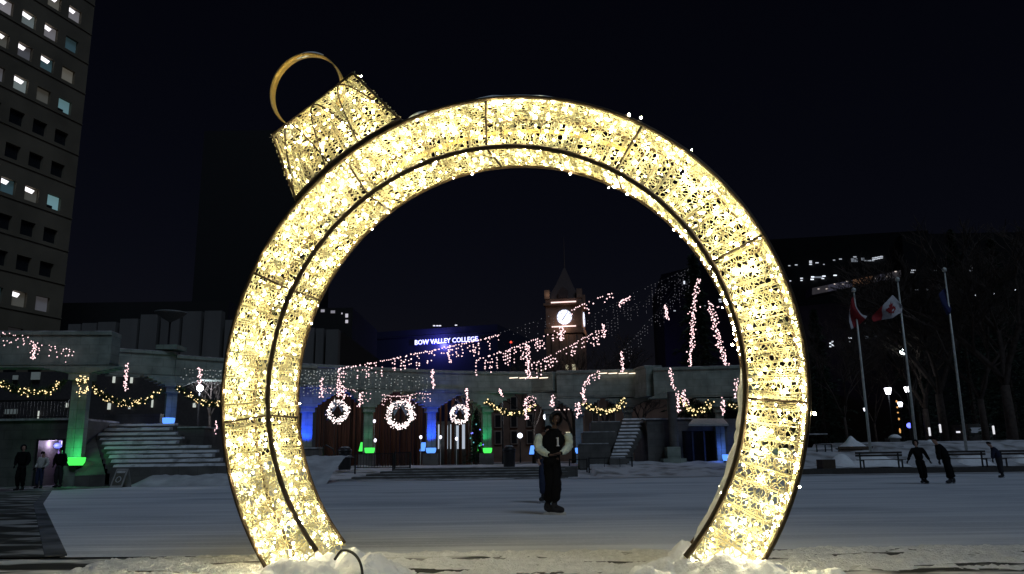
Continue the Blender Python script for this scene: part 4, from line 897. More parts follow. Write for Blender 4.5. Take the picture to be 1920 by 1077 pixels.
globe_lamp('bright globe street lamp among bare twigs above the staircase', 375, 728, 48.5, .2, 6, (.9,.88,1), 260, z0=3.0)
globe_lamp('bright globe street lamp above the garland right of the fir', 942, 744, 66, .28, 6, (.92,.92,1), 60)
globe_lamp('globe street lamp just left of the skater\'s hood', 1025, 782, 72, .3, 4, (.85,.88,1), 60)
globe_lamp('small distant lamp low behind the bin and skater', 975, 817, 95, .3, 3, (.8,.85,1), 0)
globe_lamp('lantern with flared glass, leftmost of the cluster between the flagpoles', 1665, 733, 68, .3, 6, (.9,.95,1), 50, shape='lantern')
globe_lamp('lantern touching the middle flagpole in the cluster', 1700.5, 730, 72, .26, 5, (.95,.97,1), 30, shape='lantern')
globe_lamp('bluish lantern lowest of the cluster between the flagpoles', 1688, 758, 84, .28, 4, (.75,.8,1), 0, shape='lantern')
globe_lamp('small bluish lantern behind the flagpole nearest the ring', 1622, 768, 90, .2, 3, (.6,.7,1), 0, shape='lantern')
globe_lamp('white floodlight high beside the middle flagpole', 1693, 660, 70, .24, 14, (.85,1,1), 0, nm='floodlight')
globe_lamp('deep blue light low left of the middle flagpole', 1705, 798, 75, .24, 3, (.12,.15,1), 0)
for k, (px, py) in enumerate(((1681,753),(1683,764),(1684,774),(1686,786),(1687.5,808))): pass
al = thing('amber_light_string', 'vertical row of small amber lights between the lantern posts', 'string light', (X(1684, 80), 80, .6))
g = MB(); g.tube([at(1681, 750, 80), at(1688, 815, 80)], .015, 4); g.build('wire', WIRE, al)
for px, py, h_ in ((1681,753,.16),(1682.5,764,.12),(1683.5,774,.1),(1685.5,786,.18),(1687.5,808,.35)):
    g = MB(); g.ball(at(px, py, 79.9), .09, 6, 5, h_/.09*.7); g.build('amber_bulb', glow('amber_bulb', (1,.5,.15), .9), al)
for lab, px, py, Y in (('lit bollard behind the leaning skater', 1763, 804, 62), ('pale bollard left of the leaning skater', 1743, 810, 62), ('lit bollard near the far right skater', 1863, 807, 62)):
    c = at(px, py, Y); t = thing('bollard_light', lab, 'bollard', (c.x, Y, .7), 'lit bollards beyond the benches')
    g = MB(); g.lathe((c.x, Y, c.z), [(.07,-.3),(.08,.3),(.02,.34)], 8); g.build('light_tube', glow('bollard_glow_%d' % (py % 3), (.85,.85,.9), .9 if py != 810 else .15), t); g = MB(); g.lathe((c.x, Y, .5), [(.09,0),(.09,c.z-.82)], 8); g.build('post', STEEL, t)
sh2 = thing('lit_kiosk', 'dim pale kiosk window behind the rightmost flagpole', 'kiosk', (X(1835, 75), 75, .6))
g = MB(); g.box(X(1815, 75), X(1860, 75), 75, 78, .5, Z(1837, 795, 75)); g.build('wall', CONC2, sh2)
g = MB(); g.box(X(1819, 75), X(1843, 75), 74.9, 74.95, Z(1830, 812, 75), Z(1830, 802, 75)); g.build('window', glow('kiosk_window', (.4,.5,.65), .09), sh2)
g = MB(); g.box(X(1791, 75), X(1798, 75), 74.9, 74.95, Z(1795, 812, 75), Z(1795, 809, 75)); g.build('lamp', glow('kiosk_lamp', (.9,.9,1), 1), sh2)

# ------------------------------------------------------------------ benches and planks on the right bank
YBn = 44.3; 
def bench_meshes():
    L = 2.2; o = {}
    for nm, fn_ in (('seat', lambda g: [g.box(-L/2, L/2, -.2+.14*k, -.08+.14*k, .43, .47) for k in range(3)]), ('backrest', lambda g: [g.box(-L/2, L/2, .24, .28, .62+.14*k, .73+.14*k) for k in range(2)])):
        g = MB(); fn_(g); me = bpy.data.meshes.new(nm); me.from_pydata(g.v, [], g.f); me.materials.append(mat('bench_wood', (.05,.04,.035), .7, var=.4)); o[nm] = me
    g = MB(); g.box(-.03,.03,-.2,-.14,0,.43); g.box(-.03,.03,.22,.28,0,.62+.25); g.box(-.029,.029,-.139,.219,.38,.425); me = bpy.data.meshes.new('leg'); me.from_pydata(g.v, [], g.f); me.materials.append(STEEL); o['leg'] = me
    return o
BM = bench_meshes()
for lab, px, Y, py in (('dark bench at the ice edge right of the ring, before the first flagpole', 1655, 44.2, 887), ('dark bench at the ice edge behind the leaning skater', 1813, 44.2, 884), ('dark bench at the ice edge, at the right border', 1922, 44.2, 883)):
    x = X(px, Y, py); t = thing('bench', lab, 'bench', (x, Y, .28), 'benches along the ice edge')
    for nm, ox in (('seat', 0), ('backrest', 0), ('leg', -.9), ('leg', .9)):
        o = bpy.data.objects.new(nm, BM[nm]); COL.objects.link(o); o.parent = t; o.location = (ox, 0, 0)
    t.scale = (1.15, 1, 1)
g = MB(); g.box(14.5, 46, 43.3, 43.75, -.1, .3); tag(g.build('rink_edge_kerb', mat('kerb_dark', (.06,.055,.05), .85)), None, kind='structure')
for lab, x0, x1, pt, Y in (('long dark plank barrier on the snow bank, nearer row by the first flagpole', 1568, 1690, 838, 50), ('second long dark plank barrier higher up by the middle flagpole', 1690, 1830, 829, 53), ('dark plank barrier on the snow bank at the right border', 1785, 1960, 842, 50.5)):
    t = thing('plank_barrier', lab, 'barrier', (X((x0+x1)/2, Y), Y, .8), 'plank barriers on the snow bank'); 
    for k in range(2): g = MB(); z = Z((x0+x1)/2, pt+6*k, Y); g.box(X(x0, Y), X(x1, Y), Y, Y+.08, z-.12, z+.03); g.build('plank', WOOD, t)
    for x in np.linspace(X(x0, Y)+.3, X(x1, Y)-.3, 4): g = MB(); g.box(x-.06, x+.06, Y+.081, Y+.2, .3, Z((x0+x1)/2, pt-1, Y)); g.build('post', WOOD, t)
fr = thing('metal_frame_stand', 'black metal rail frame on the bank just right of the ring leg', 'rail', (X(1545, 50), 50, .7))
g = MB()
for px in (1528, 1544, 1556): g.box(X(px, 50)-.03, X(px, 50)+.03, 50, 50.06, .4, Z(px, 835, 50))
for py in (835, 845): g.box(X(1526, 50), X(1557, 50), 50, 50.05, Z(1540, py, 50), Z(1540, py-1.6, 50))
g.build('rail_frame', STEEL, fr)
g = MB(); g.box(X(1519, 51), X(1556, 51), 51.5, 51.58, Z(1537, 815, 51), Z(1537, 812.5, 51)); g.build('top_rail', SNOWD, fr)
cb = thing('stone_bin', 'squat dark stone box at the ice edge right of the ring leg', 'box', (X(1545, 44), 44.2, .2))
g = MB(); g.box(X(1536, 44.1), X(1560, 44.1), 44.1, 45, .1, Z(1545, 862, 44.1)); g.build('box', mat('brown_box', (.07,.05,.035), .8), cb)
pl_ = thing('snow_topped_pillar', 'short pillar with a snow cap between the flagpoles', 'pillar', (X(1675, 55), 55, .8))
g = MB(); g.box(X(1666, 55), X(1685, 55), 55, 55.8, .4, Z(1675, 822, 55)); g.build('pillar', CONC2, pl_)
g = MB(); g.lathe((X(1675.5, 55.4), 55.4, Z(1675, 822, 55)), [(.42,0),(.4,.1),(.2,.24),(.02,.27)], 10); g.build('snow_cap', SNOW, pl_, True)
def heap2(label, px, py, Y, wpx, hpx, seed):
    c = at(px, py, Y); r = wpx/2*Y/F; h = hpx*Y/F
    o = height_grid('snow_pile', c.x-r*1.5, c.x+r*1.5, Y-1.4, Y+1.6, 40, 24, lambda x, y: c.z-.25+(h+.25)*math.exp(-((x-c.x)/r/.75)**2-((y-Y)/.8)**2)*(1+.3*nz(x, y, 2, seed)), SNOW); tag(o, label, 'snow pile', 'snow piles on the bank')
heap2('peaked white snow pile left of the first flagpole', 1598, 833, 51.5, 44, 12, 2)
heap2('snow pile between the skater with a hood and the leaning skater', 1745, 840, 51.8, 50, 14, 5)
heap2('snow pile low behind the first bench', 1640, 868, 46.5, 120, 16, 8)
heap2('snow pile behind the bench of the leaning skater', 1820, 866, 46.5, 90, 14, 11)
heap2('snow pile by the right border bench', 1915, 868, 46.5, 70, 14, 12)
heap2('dusty snow pile beside the stone box near the ring', 1578, 868, 46.8, 60, 14, 13)
# ------------------------------------------------------------------ trees
def tree_branches(P0, d0, L, r, depth, segs, spread=.62, up_=.12, rs=random):
    if depth < 0 or r < .004: return
    p = P0.copy(); d = d0.normalized(); n = 3
    for i in range(n):
        q = p+d*(L/n); segs.append((p.copy(), q.copy(), r*(1-.22*i/n))); p = q
        d = (d+V(rs.gauss(0,.12), rs.gauss(0,.12), rs.gauss(0,.08)+up_*.3)).normalized()
        if i and depth > 0:
            a = rs.uniform(0, 6.283); s = V(math.cos(a), math.sin(a), rs.uniform(-.1,.5)); tree_branches(p, (d+s*spread*1.5), L*rs.uniform(.5,.7), r*.5, depth-1, segs, spread, up_, rs)
    for _ in range(2):
        a = rs.uniform(0, 6.283); s = V(math.cos(a), math.sin(a), rs.uniform(-.2,.3)); tree_branches(p, d+s*spread, L*rs.uniform(.6,.8), r*.62, depth-1, segs, spread, up_, rs)
def bare_tree(label, px, Y, ptop, z0=.6, r=.16, m=None, depth=4, seed=0, py=800, group='bare winter trees', dx=0):
    rs = random.Random(seed); x = X(px, Y, py); H = Z(px, ptop, Y)-z0
    t = thing('bare_tree', label, 'tree', (x, Y, z0), group); tl = H*.3
    g = MB(); g.tube([V(x,Y,z0-.2), V(x+.05,Y,z0+tl*.5), V(x+dx,Y,z0+tl)], [r*1.2, r, r*.85], 8); g.build('trunk', m or BARK, t, True)
    segs = []
    for k in range(3):
        a = k*2.1+rs.random(); tree_branches(V(x+dx,Y,z0+tl-.05), V(.45*math.cos(a), .45*math.sin(a), 1), H*.27, r*.7, depth, segs, rs=rs)
    if segs:
        vv, ff = np_tubes([s[0] for s in segs], [s[1] for s in segs], [s[2] for s in segs], 4 if depth < 5 else 3); npmesh('crown', vv, ff, m or BARK, t)
def conifer(label, px, Y, ptop, rbase, z0=.6, seed=0, n=4200, py=800, m=None, group='dark evergreens'):
    r_ = np.random.default_rng(seed); x = X(px, Y, py); H = Z(px, ptop, Y)-z0
    t = thing('evergreen_tree', label, 'tree', (x, Y, z0), group)
    g = MB(); g.tube([V(x,Y,z0-.2), V(x,Y,z0+H*.95)], [.05*rbase+.08, .02], 7); g.build('trunk', BARK, t)
    h = r_.random(n)**1.35; tier = (h*14) % 1; rad = rbase*(1-h)*(0.35+.65*(1-tier))*(.35+.65*np.sqrt(r_.random(n)))*(.8+.35*np.sin(3*r_.random(n)*6.28)); a = r_.random(n)*6.283
    C = np.stack([x+rad*np.cos(a), Y+rad*np.sin(a), z0+H*(.07+.93*h)-.18*rad], 1)
    out = np.stack([np.cos(a), np.sin(a), np.full(n, -.25)], 1)+r_.normal(0, .35, (n, 3)); out /= np.linalg.norm(out, axis=1)[:, None]
    sd_ = np.cross(out, r_.normal(0, 1, (n, 3))); sd_ /= np.linalg.norm(sd_, axis=1)[:, None]; L = (.16+.3*r_.random(n))[:, None]*max(.6, min(1.3, rbase/2)); wdt = L*.22
    Vv = np.stack([C-sd_*wdt, C+sd_*wdt, C+out*L], 1).reshape(-1, 3); npmesh('crown', Vv, np.arange(3*n).reshape(-1, 3), m or GREEN, t)
    return x, Y, z0, H, rbase
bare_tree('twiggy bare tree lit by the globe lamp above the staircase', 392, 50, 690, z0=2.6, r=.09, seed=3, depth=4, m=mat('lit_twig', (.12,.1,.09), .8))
bare_tree('slender pale birch between the smallest wreath and the fir', 884, 59.6, 722, r=.06, seed=8, depth=3, m=mat('birch_bark', (.4,.38,.36), .8))
bare_tree('dark bare tree rising behind the skater\'s shoulder', 1075, 64, 700, r=.2, seed=11, depth=4)
bare_tree('bare tree in front of the city hall wall, right of the clock tower', 1135, 68, 640, r=.16, seed=12, depth=5)
bare_tree('bare tree below the clock tower beside the green beam', 1000, 72, 660, r=.14, seed=14, depth=5)
bare_tree('reddish bush-like bare tree within the arch right of the skater', 1205, 60, 715, r=.1, seed=15, depth=4, z0=1.8)
for lab, px, Y, pt, r, sd in (('thick bare tree left of the rightmost flagpole', 1768, 66, 470, .34, 21), ('bare tree at the right border with pale lit twigs', 1895, 58, 420, .36, 22), ('slim bare tree beside the first flagpole', 1585, 62, 600, .12, 23), ('bare tree between the lanterns and the leaning skater', 1738, 74, 560, .3, 24), ('leaning bare tree right of the rightmost flagpole', 1845, 62, 500, .26, 25), ('slim bare tree by the small bluish lantern', 1640, 76, 640, .12, 26), ('bare tree close behind the lowest lantern', 1712, 82, 600, .2, 27)):
    bare_tree(lab, px, Y, pt, r=r, seed=sd, depth=5)
for lab, px, Y, pt, rb, sd in (('tall black evergreen at the far right of the photo', 1905, 70, 450, 4.6, 31), ('broad black evergreen behind the rightmost flagpole', 1830, 88, 430, 5.5, 32), ('black evergreen immediately right of the ring', 1545, 92, 580, 4.5, 33), ('black evergreen behind the lantern cluster', 1725, 100, 560, 5.5, 34)):
    conifer(lab, px, Y, pt, rb, seed=sd, n=5200)
# the great tree the light strings hang from
tx0, tY, tz0, tH, tR = conifer('great dark evergreen from whose top the light strings fan out', 1318, 63, 478, 3.4, z0=.6, seed=40, n=5200)
fx = conifer('small fir with a few blue lights beside the green column', 893, 57.6, 770, .75, z0=.7, seed=41, n=1500, group='small decorated firs')
t = None
for k, (px, py, col) in enumerate(((884,813,0),(886,812,0),(888,830,1),(882,822,1),(899,836,1),(906,834,0),(893,796,1),(900,806,0))):
    o = MB(); o.octa(at(px, py, 56.85), .06); b = o.build('fir_light', glow('fir_blue', (.2,.22,1), 1.6) if col == 0 else glow('fir_teal', (.2,.7,.75), .6)); tag(b, ['blue fairy light pinned on the small fir', 'teal fairy light pinned on the small fir'][col], 'fairy light', 'fairy lights on the small fir')

# ------------------------------------------------------------------ strings of lights
def bulbs_and_wires(name, label, cat, pts, wires, r, m, group, wr=.008):
    c = V(*np.mean(np.array(pts), 0)); t = thing(name, label, cat, tuple(c), group)
    if wires:
        vv, ff = np_tubes([w_[0] for w_ in wires], [w_[1] for w_ in wires], wr); npmesh('wire', vv, ff, WIRE, t)
    vv, ff = np_octas(np.array(pts), r*rng.uniform(.75, 1.15, len(pts))); o = npmesh('light_bulbs', vv, ff, m, t); o['kind'] = 'stuff'; return t
def curve(ctrl, n):
    """ctrl: (px, py, Y) list -> n points"""
    P = [at(*c) for c in ctrl]; L = np.cumsum([0]+[(b-a).length for a, b in zip(P[:-1], P[1:])]); out = []
    for s in np.linspace(0, L[-1], n):
        i = min(len(P)-2, int(np.searchsorted(L, s, 'right')-1)); f_ = (s-L[i])/(L[i+1]-L[i]+1e-9); out.append(P[i].lerp(P[i+1], f_))
    return out
def icicle(label, ctrl, step, drop, dens, m=None, r=None, wire=None, jit=.06, group='icicle light strings fanning from the great tree'):
    L = sum((at(*b)-at(*a)).length for a, b in zip(ctrl[:-1], ctrl[1:])); step *= .75; n = max(3, int(L/step)); base = curve(ctrl, n); pts = []; wires = list(zip(base[:-1], base[1:]))
    Ym = np.mean([c[2] for c in ctrl]); r = r or .00098*Ym
    for i, p in enumerate(base):
        if random.random() < .8: pts.append(tuple(p+V(random.gauss(0,jit*.5), 0, random.gauss(0,jit*.4))))
        if random.random() < dens:
            dl = drop*random.choice((.35,.6,.8,1.0)); k = max(1, int(dl/.2)); wires.append((p, p-V(0,0,dl)))
            for j in range(1, k+1):
                if random.random() < .85: pts.append(tuple(p+V(random.gauss(0,jit*.4), random.gauss(0,.02), -dl*j/k+random.gauss(0,.04))))
    if wire: wires += list(zip(wire[:-1], wire[1:]))
    return bulbs_and_wires('icicle_light_string', label, 'string light', pts, wires, r, m or XBULB, group)
TOPT = V(tx0, tY, tz0+tH*.96)
def towire(px, py, Y): 
    p = at(px, py, Y); return [p.lerp(TOPT, f_)-V(0, 0, .5*math.sin(PI*f_)) for f_ in np.linspace(0, 1, 8)]
G1 = 'icicle light strings fanning from the great tree'
icicle('longest pink-white icicle string sloping under the college sign', [(640,691,50),(700,681,51),(790,662,53),(850,649,54),(935,629,56)], .2, 1.0, .5, wire=None)
icicle('short lit stretch of icicle string above the clock face', [(1072,582,57.5),(1100,568,58),(1120,560,58.3),(1147,551,58.6)], .25, .8, .45, wire=towire(1147,551,58.6))
icicle('icicle string rising from the vertical drop to the clock dial', [(893,676,53),(940,660,54),(985,644,55),(1030,627,56),(1060,612,57)], .24, 1.05, .6)
icicle('icicle string crossing the lower clock tower', [(985,688,53),(1010,678,53.5),(1045,661,54.5),(1080,643,55.5),(1122,620,57)], .24, .95, .6, wire=towire(1122,618,57))
icicle('short icicle string curling up from the skater\'s arch', [(1094,722,52),(1102,710,52.2),(1113,702,52.6),(1123,697,53)], .13, .45, .7, wire=towire(1123,697,53))
icicle('bunch of lights on the cable right of the clock tower', [(1160,570,58),(1168,563,58.3),(1180,558,58.5)], .09, .3, .6, wire=towire(1180,558,58.5))
icicle('faint string of tiny lights strung across the green beam', [(580,697,49),(650,692,50),(720,704,51),(800,710,52)], .3, 1.35, .8, m=DIMB, r=.04)
icicle('faint icicle curtain left on the blue beam next to the ring', [(566,694,48.5),(600,700,49),(640,700,49.3)], .22, 1.5, .9, m=DIMB, r=.04)
icicle('row of small lights along the top of the left wreath arch', [(603,728,49),(640,729,49.2),(665,731,49.6)], .16, .4, .8, r=.036)
icicle('small lights bunched at the corner between the left and middle wreaths', [(676,738,50),(684,737,50.2),(694,739,50.4)], .13, .6, .8, r=.036)
icicle('row of small lights hung across the middle wreath arch', [(718,741,51),(745,744,51.3),(762,742,51.6)], .12, .75, .85, r=.036)
icicle('row of small lights reaching from the middle wreath to the blue column', [(765,742,51.8),(785,738,52),(806,739,52.4)], .13, .5, .8, r=.036)
icicle('wide icicle string on the upper beam at the far left', [(-30,612,38),(20,628,38.2),(60,640,38.4),(100,652,38.6),(138,660,38.8)], .15, .55, .8, r=.034, jit=.14)
icicle('faint icicle lights under the beam behind the street lamp', [(340,692,44),(380,694,45),(415,697,46)], .22, .9, .8, m=DIMB, r=.036)
icicle('faint outer cable of unlit icicle lights above the clock', [(940,624,56),(1022,597,57),(1075,581,57.5)], .4, 1.1, .75, m=glow('unlit_bulb_glow', (.3,.29,.33), .5), r=.03)  # unlit bulbs, given some emission only so the cables stand out
icicle('faint cable of unlit icicle lights ending near the drop by the ring', [(1095,600,58),(1200,545,60),(1290,505,62)], .45, 1.3, .75, m=MATS['unlit_bulb_glow'], r=.03)
icicle('faint lowest cable of unlit icicle lights right of the hall', [(1165,660,54),(1210,610,56),(1245,572,58),(1290,530,60)], .45, 1.2, .75, m=MATS['unlit_bulb_glow'], r=.03)
icicle('faint middle cable of unlit icicle lights right of the clock', [(1140,605,57.5),(1200,567,59),(1280,515,61.5)], .45, 1.1, .75, m=MATS['unlit_bulb_glow'], r=.03)
icicle('short lit fringe right of the garlanded arch behind the skater', [(986,747,54),(998,744,54.2),(1005,748,54.4)], .1, .8, .8, r=.036)
# dangling vertical drops
def drop_light(label, ctrl, n, sp, r=None, m=None):
    base = curve(ctrl, n); Ym = ctrl[0][2]; pts = [tuple(p+V(random.gauss(0,sp), random.gauss(0,sp*.5), random.gauss(0,.04))) for p in base]
    return bulbs_and_wires('hanging_light_drop', label, 'string light', pts, list(zip(base[:-1], base[1:])), r or .00092*Ym, m or XBULB, 'hanging vertical light drops')
for lab, c, n, sp in (
 ('longest vertical drop of lights, left of the two falling from the great tree', [(1308,522,58),(1301,585,57),(1297,640,56),(1292,700,55),(1288,760,54)], 190, .13),
 ('slanting drop of lights falling from the great tree next to the ring', [(1333,567,58),(1340,605,57.5),(1350,645,57),(1359,675,56.5),(1371,705,56)], 150, .15),
 ('vertical drop under the left end of the longest icicle string', [(636,692,49),(635,745,49)], 40, .06),
 ('vertical drop beside the blue column next to the ring', [(603,710,48.5),(602,747,48.5)], 28, .06),
 ('vertical drop above the right rim of the left wreath', [(642,724,49.2),(644,748,49.2)], 22, .06),
 ('vertical drop between the left and middle wreaths', [(676,737,50),(674,763,50)], 24, .06),
 ('vertical drop over the right rim of the middle wreath', [(766,742,51.5),(767,766,51.5)], 20, .07),
 ('vertical drop on the beam above the blue column', [(811,693,52.5),(812,729,52.5)], 34, .07),
 ('vertical drop touching the smallest wreath', [(875,728,53),(876,776,53)], 40, .06),
 ('vertical drop just below the college sign letters', [(841,650,53.5),(844,680,53.5)], 26, .08),
 ('tall vertical drop left of the clock tower above the roof strip', [(989,645,55),(991,708,55)], 60, .08),
 ('vertical drop hanging in front of the clock dial', [(1052,612,57),(1051,638,57)], 26, .07),
 ('vertical drop above the roof strip right of the hall', [(1166,660,54),(1167,697,54)], 32, .07),
 ('short cluster right of the clock tower on the lower cable', [(1130,609,57.5),(1134,632,57.5)], 24, .08),
 ('short cluster high on the cable near the great tree', [(1247,573,58),(1252,599,58)], 26, .08),
 ('vertical drop in the arch behind the staircase', [(237,684,43),(235,733,43)], 44, .06),
 ('vertical drop on the nearest upper beam at far left', [(64,646,38),(63,674,38)], 30, .06),
 ('vertical drop over the globe lamp above the staircase', [(375,690,44),(374,722,44)], 30, .06),
 ('vertical drop in the dark gap beside the left ring leg', [(405,789,44),(404,812,44)], 9, .05),
 ('vertical drop at the left end of the skater\'s arch', [(1093,728,52),(1096,757,52)], 34, .07),
 ('cluster hanging low beside the skater\'s arch garland', [(1084,755,52),(1083,782,52)], 28, .1),
 ('vertical drop ending at the bin garland', [(985,748,53.5),(987,788,53.5)], 38, .07),
 ('short drop pointing at the globe lamp right of the fir', [(937,730,56),(941,742,56)], 16, .07),
 ('short drop in the arch above the skater\'s hood', [(1035,743,53.5),(1036,763,53.5)], 18, .06),
 ('slanting drop on the round post beam', [(1257,693,51),(1263,731,51)], 30, .07),
 ('vertical drop left of the doorway arch garland', [(1271,735,51),(1273,773,51)], 34, .06),
 ('second drop left of the doorway arch garland', [(1283,731,51.2),(1280,760,51.2)], 26, .07),
 ('drop wrapped on the post right of the doorway arch', [(1357,748,51),(1354,776,51)], 24, .08),
 ('drop closest to the right ring leg', [(1379,712,51),(1380,746,51)], 24, .07)):
    drop_light(lab, c, n, sp)
# garlands
def garland(label, ctrl, n=70):
    base = curve(ctrl, 40); t = thing('garland', label, 'garland', tuple(base[20]), 'draped greenery garlands')
    Vs = []; k = 900; r_ = np.random.default_rng(len(label)); B = np.array([tuple(p) for p in base]); ii = r_.integers(0, len(B), k); C = B[ii]+r_.normal(0, .07, (k, 3)); D = r_.normal(0, .14, (k, 3)); E_ = r_.normal(0, .03, (k, 3))
    npmesh('greenery', np.stack([C-E_, C+E_, C+D], 1).reshape(-1, 3), np.arange(3*k).reshape(-1, 3), mat('garland_green', (.04,.07,.03), .8), t)
    pts = [tuple(base[random.randrange(40)]+V(random.gauss(0,.1), random.gauss(0,.05)-.1, random.gauss(0,.1))) for _ in range(n)]
    vv, ff = np_octas(np.array(pts), .00092*ctrl[0][2]*rng.uniform(.7, 1.2, len(pts))); o = npmesh('light_bulbs', vv, ff, XWARM, t); o['kind'] = 'stuff'
garland('garland at the far left edge under the upper beam', [(-10,712,38.6),(20,728,38.6),(60,736,38.6),(90,735,38.6),(118,717,38.8)], 60)
garland('garland swooping from the green column to the dim column', [(165,715,40),(185,737,41),(215,753,42),(245,758,43),(275,750,44),(302,735,44.3)], 85)
garland('garland running behind the left ring leg below the lamp', [(335,728,44.3),(360,748,45),(390,757,46),(418,757,46.5),(450,748,47)], 60)
garland('garland left of the skater under the globe lamp', [(912,754,56),(930,766,56),(955,776,55.8),(980,774,55.6),(1003,760,55.4)], 60)
garland('garland in the arch right of the skater', [(1094,756,52),(1112,768,52.2),(1135,772,52.5),(1155,768,52.8),(1170,751,53)], 80)
garland('garland in the arch above the dark doorway', [(1276,752,51.5),(1290,768,51.6),(1308,773,51.7),(1325,766,51.8),(1333,756,51.9)], 60)
garland('garland half hidden by the right ring leg', [(1367,755,51.4),(1378,763,51.4),(1392,768,51.4),(1420,760,51.4)], 24)
wr_ = thing('light_wrap', 'tangle of warm lights wound on the head of the green column', 'string light', tuple(at(152, 728, 39)))
pts = [tuple(at(random.uniform(143,166), random.uniform(704,744), random.uniform(38.6,38.9))) for _ in range(46)]
vv, ff = np_octas(np.array(pts), .034); npmesh('light_bulbs', vv, ff, XWARM, wr_)['kind'] = 'stuff'
g = MB(); g.tube([at(145+20*(i % 2), 706+4*i, 38.7) for i in range(10)], .012, 4); g.build('wire', WIRE, wr_)
# wreaths
def wreath(label, px, py, Y, rpx, n):
    c = at(px, py, Y); R = rpx*Y/F; t = thing('wreath', label, 'wreath', tuple(c), 'lit wreaths in the arches'); r_ = np.random.default_rng(int(px)); k = 1500
    a = r_.random(k)*6.283; rad = R*(.8+.17*r_.normal(0, .8, k)); C = np.stack([c.x+rad*np.cos(a), c.y+r_.normal(0, .08, k), c.z+rad*np.sin(a)], 1); D = r_.normal(0, .12, (k, 3)); E_ = r_.normal(0, .025, (k, 3))
    npmesh('greenery', np.stack([C-E_, C+E_, C+D], 1).reshape(-1, 3), np.arange(3*k).reshape(-1, 3), mat('wreath_green', (.03,.05,.035), .8), t)
    a = PI*.5+(r_.random(n)-.5)*6.28+PI; rad = R*(.84+.13*r_.normal(0, .9, n))
    pts = np.stack([c.x+rad*np.cos(a), c.y-.12+r_.normal(0, .05, n), c.z+rad*np.sin(a)], 1)
    vv, ff = np_octas(pts, .0008*Y*r_.uniform(.75, 1.2, n)); npmesh('light_bulbs', vv, ff, glow('wreath_bulb', (1,.82,.8), 2.4), t)['kind'] = 'stuff'
    g = MB(); m = mat('silver_ribbon', (.4,.46,.55), .4)
    for s in (-1, 1):
        for up_ in (.62, -.1):
            P = [c+V(0, -.16, R*.72), c+V(s*R*.5, -.2, R*(up_+.35)), c+V(s*R*.42, -.24, R*(up_)), c+V(s*R*.06, -.2, R*.55)]; g.hexa(P+[p+V(0,.03,0) for p in P])
    g.build('bow', m, t)
    g = MB(); g.tube([c+V(0,0,R), c+V(0,.2,R+1.6)], .015, 4); g.build('hanging_wire', WIRE, t)
wreath('leftmost lit wreath, hung nearest the ring leg', 634, 772, 52.5, 20, 270)
wreath('largest lit wreath, hung in the middle arch', 751, 778, 55.5, 26, 420)
wreath('smallest lit wreath, hung right of the blue column', 862, 777, 57.5, 17, 240)
# thin lit props behind the arches
for lab, px, py, Y, h_ in (('short white path light left of the green bowl', 702, 790, 58.2, .5), ('white lamp on a short post right of the green bowl', 703.5, 826, 57, 1.2), ('white path light by the blue block light', 789, 820, 57.2, .9), ('small white path light right of the blue column', 826, 820, 58, .4), ('white path light under the smallest wreath', 856, 823, 58, .4)):
    c = at(px, py, Y); t = thing('path_light', lab, 'lamp', (c.x, Y, .65), 'small path lights on the terrace')
    g = MB(); g.ball(c, .1, 8, 6, 1.3); g.build('lamp_head', glow('path_head', (.85,.82,1), 2.2), t); g = MB(); g.tube([V(c.x,Y,.6), V(c.x,Y,c.z-.13)], .03, 6); g.build('post', POLE, t)

# ------------------------------------------------------------------ people
SKIN_D = mat('skin_dark', (.13,.075,.055), .6); SKIN_L = mat('skin_light', (.4,.24,.18), .6)
def skin_mesh(name, verts, edges, radii, m, parent, sub=1, fold=0):
    me = bpy.data.meshes.new(name); o3 = ROOTLOC[root_of(parent)]
    me.from_pydata([tuple(Vector(v)-o3) for v in verts], edges, []); o = bpy.data.objects.new(name, me); COL.objects.link(o)
    md = o.modifiers.new('s', 'SKIN'); md.use_smooth_shade = True; md.branch_smoothing = .3
    for i, sv in enumerate(me.skin_vertices[0].data):
        r = radii[i]; sv.radius = (r, r) if not isinstance(r, tuple) else r; sv.use_root = (i == 0)
    if sub: o.modifiers.new('u', 'SUBSURF').levels = sub
    bpy.context.view_layer.update(); ev = o.evaluated_get(bpy.context.evaluated_depsgraph_get())
    nm = bpy.data.meshes.new_from_object(ev); bpy.data.objects.remove(o); nm.name = name; nm.materials.clear(); nm.materials.append(m)
    if fold:
        for v in nm.vertices:
            q_ = v.co; v.co = q_+v.normal*fold*(nz(q_.x*.8+q_.y, q_.z*2.2+q_.x, 6, 3)+.6*nz(q_.x+q_.y*2, q_.z*3, 13, 8))
    nm.polygons.foreach_set('use_smooth', [True]*len(nm.polygons))
    q = bpy.data.objects.new(name, nm); COL.objects.link(q); q.parent = parent; return q
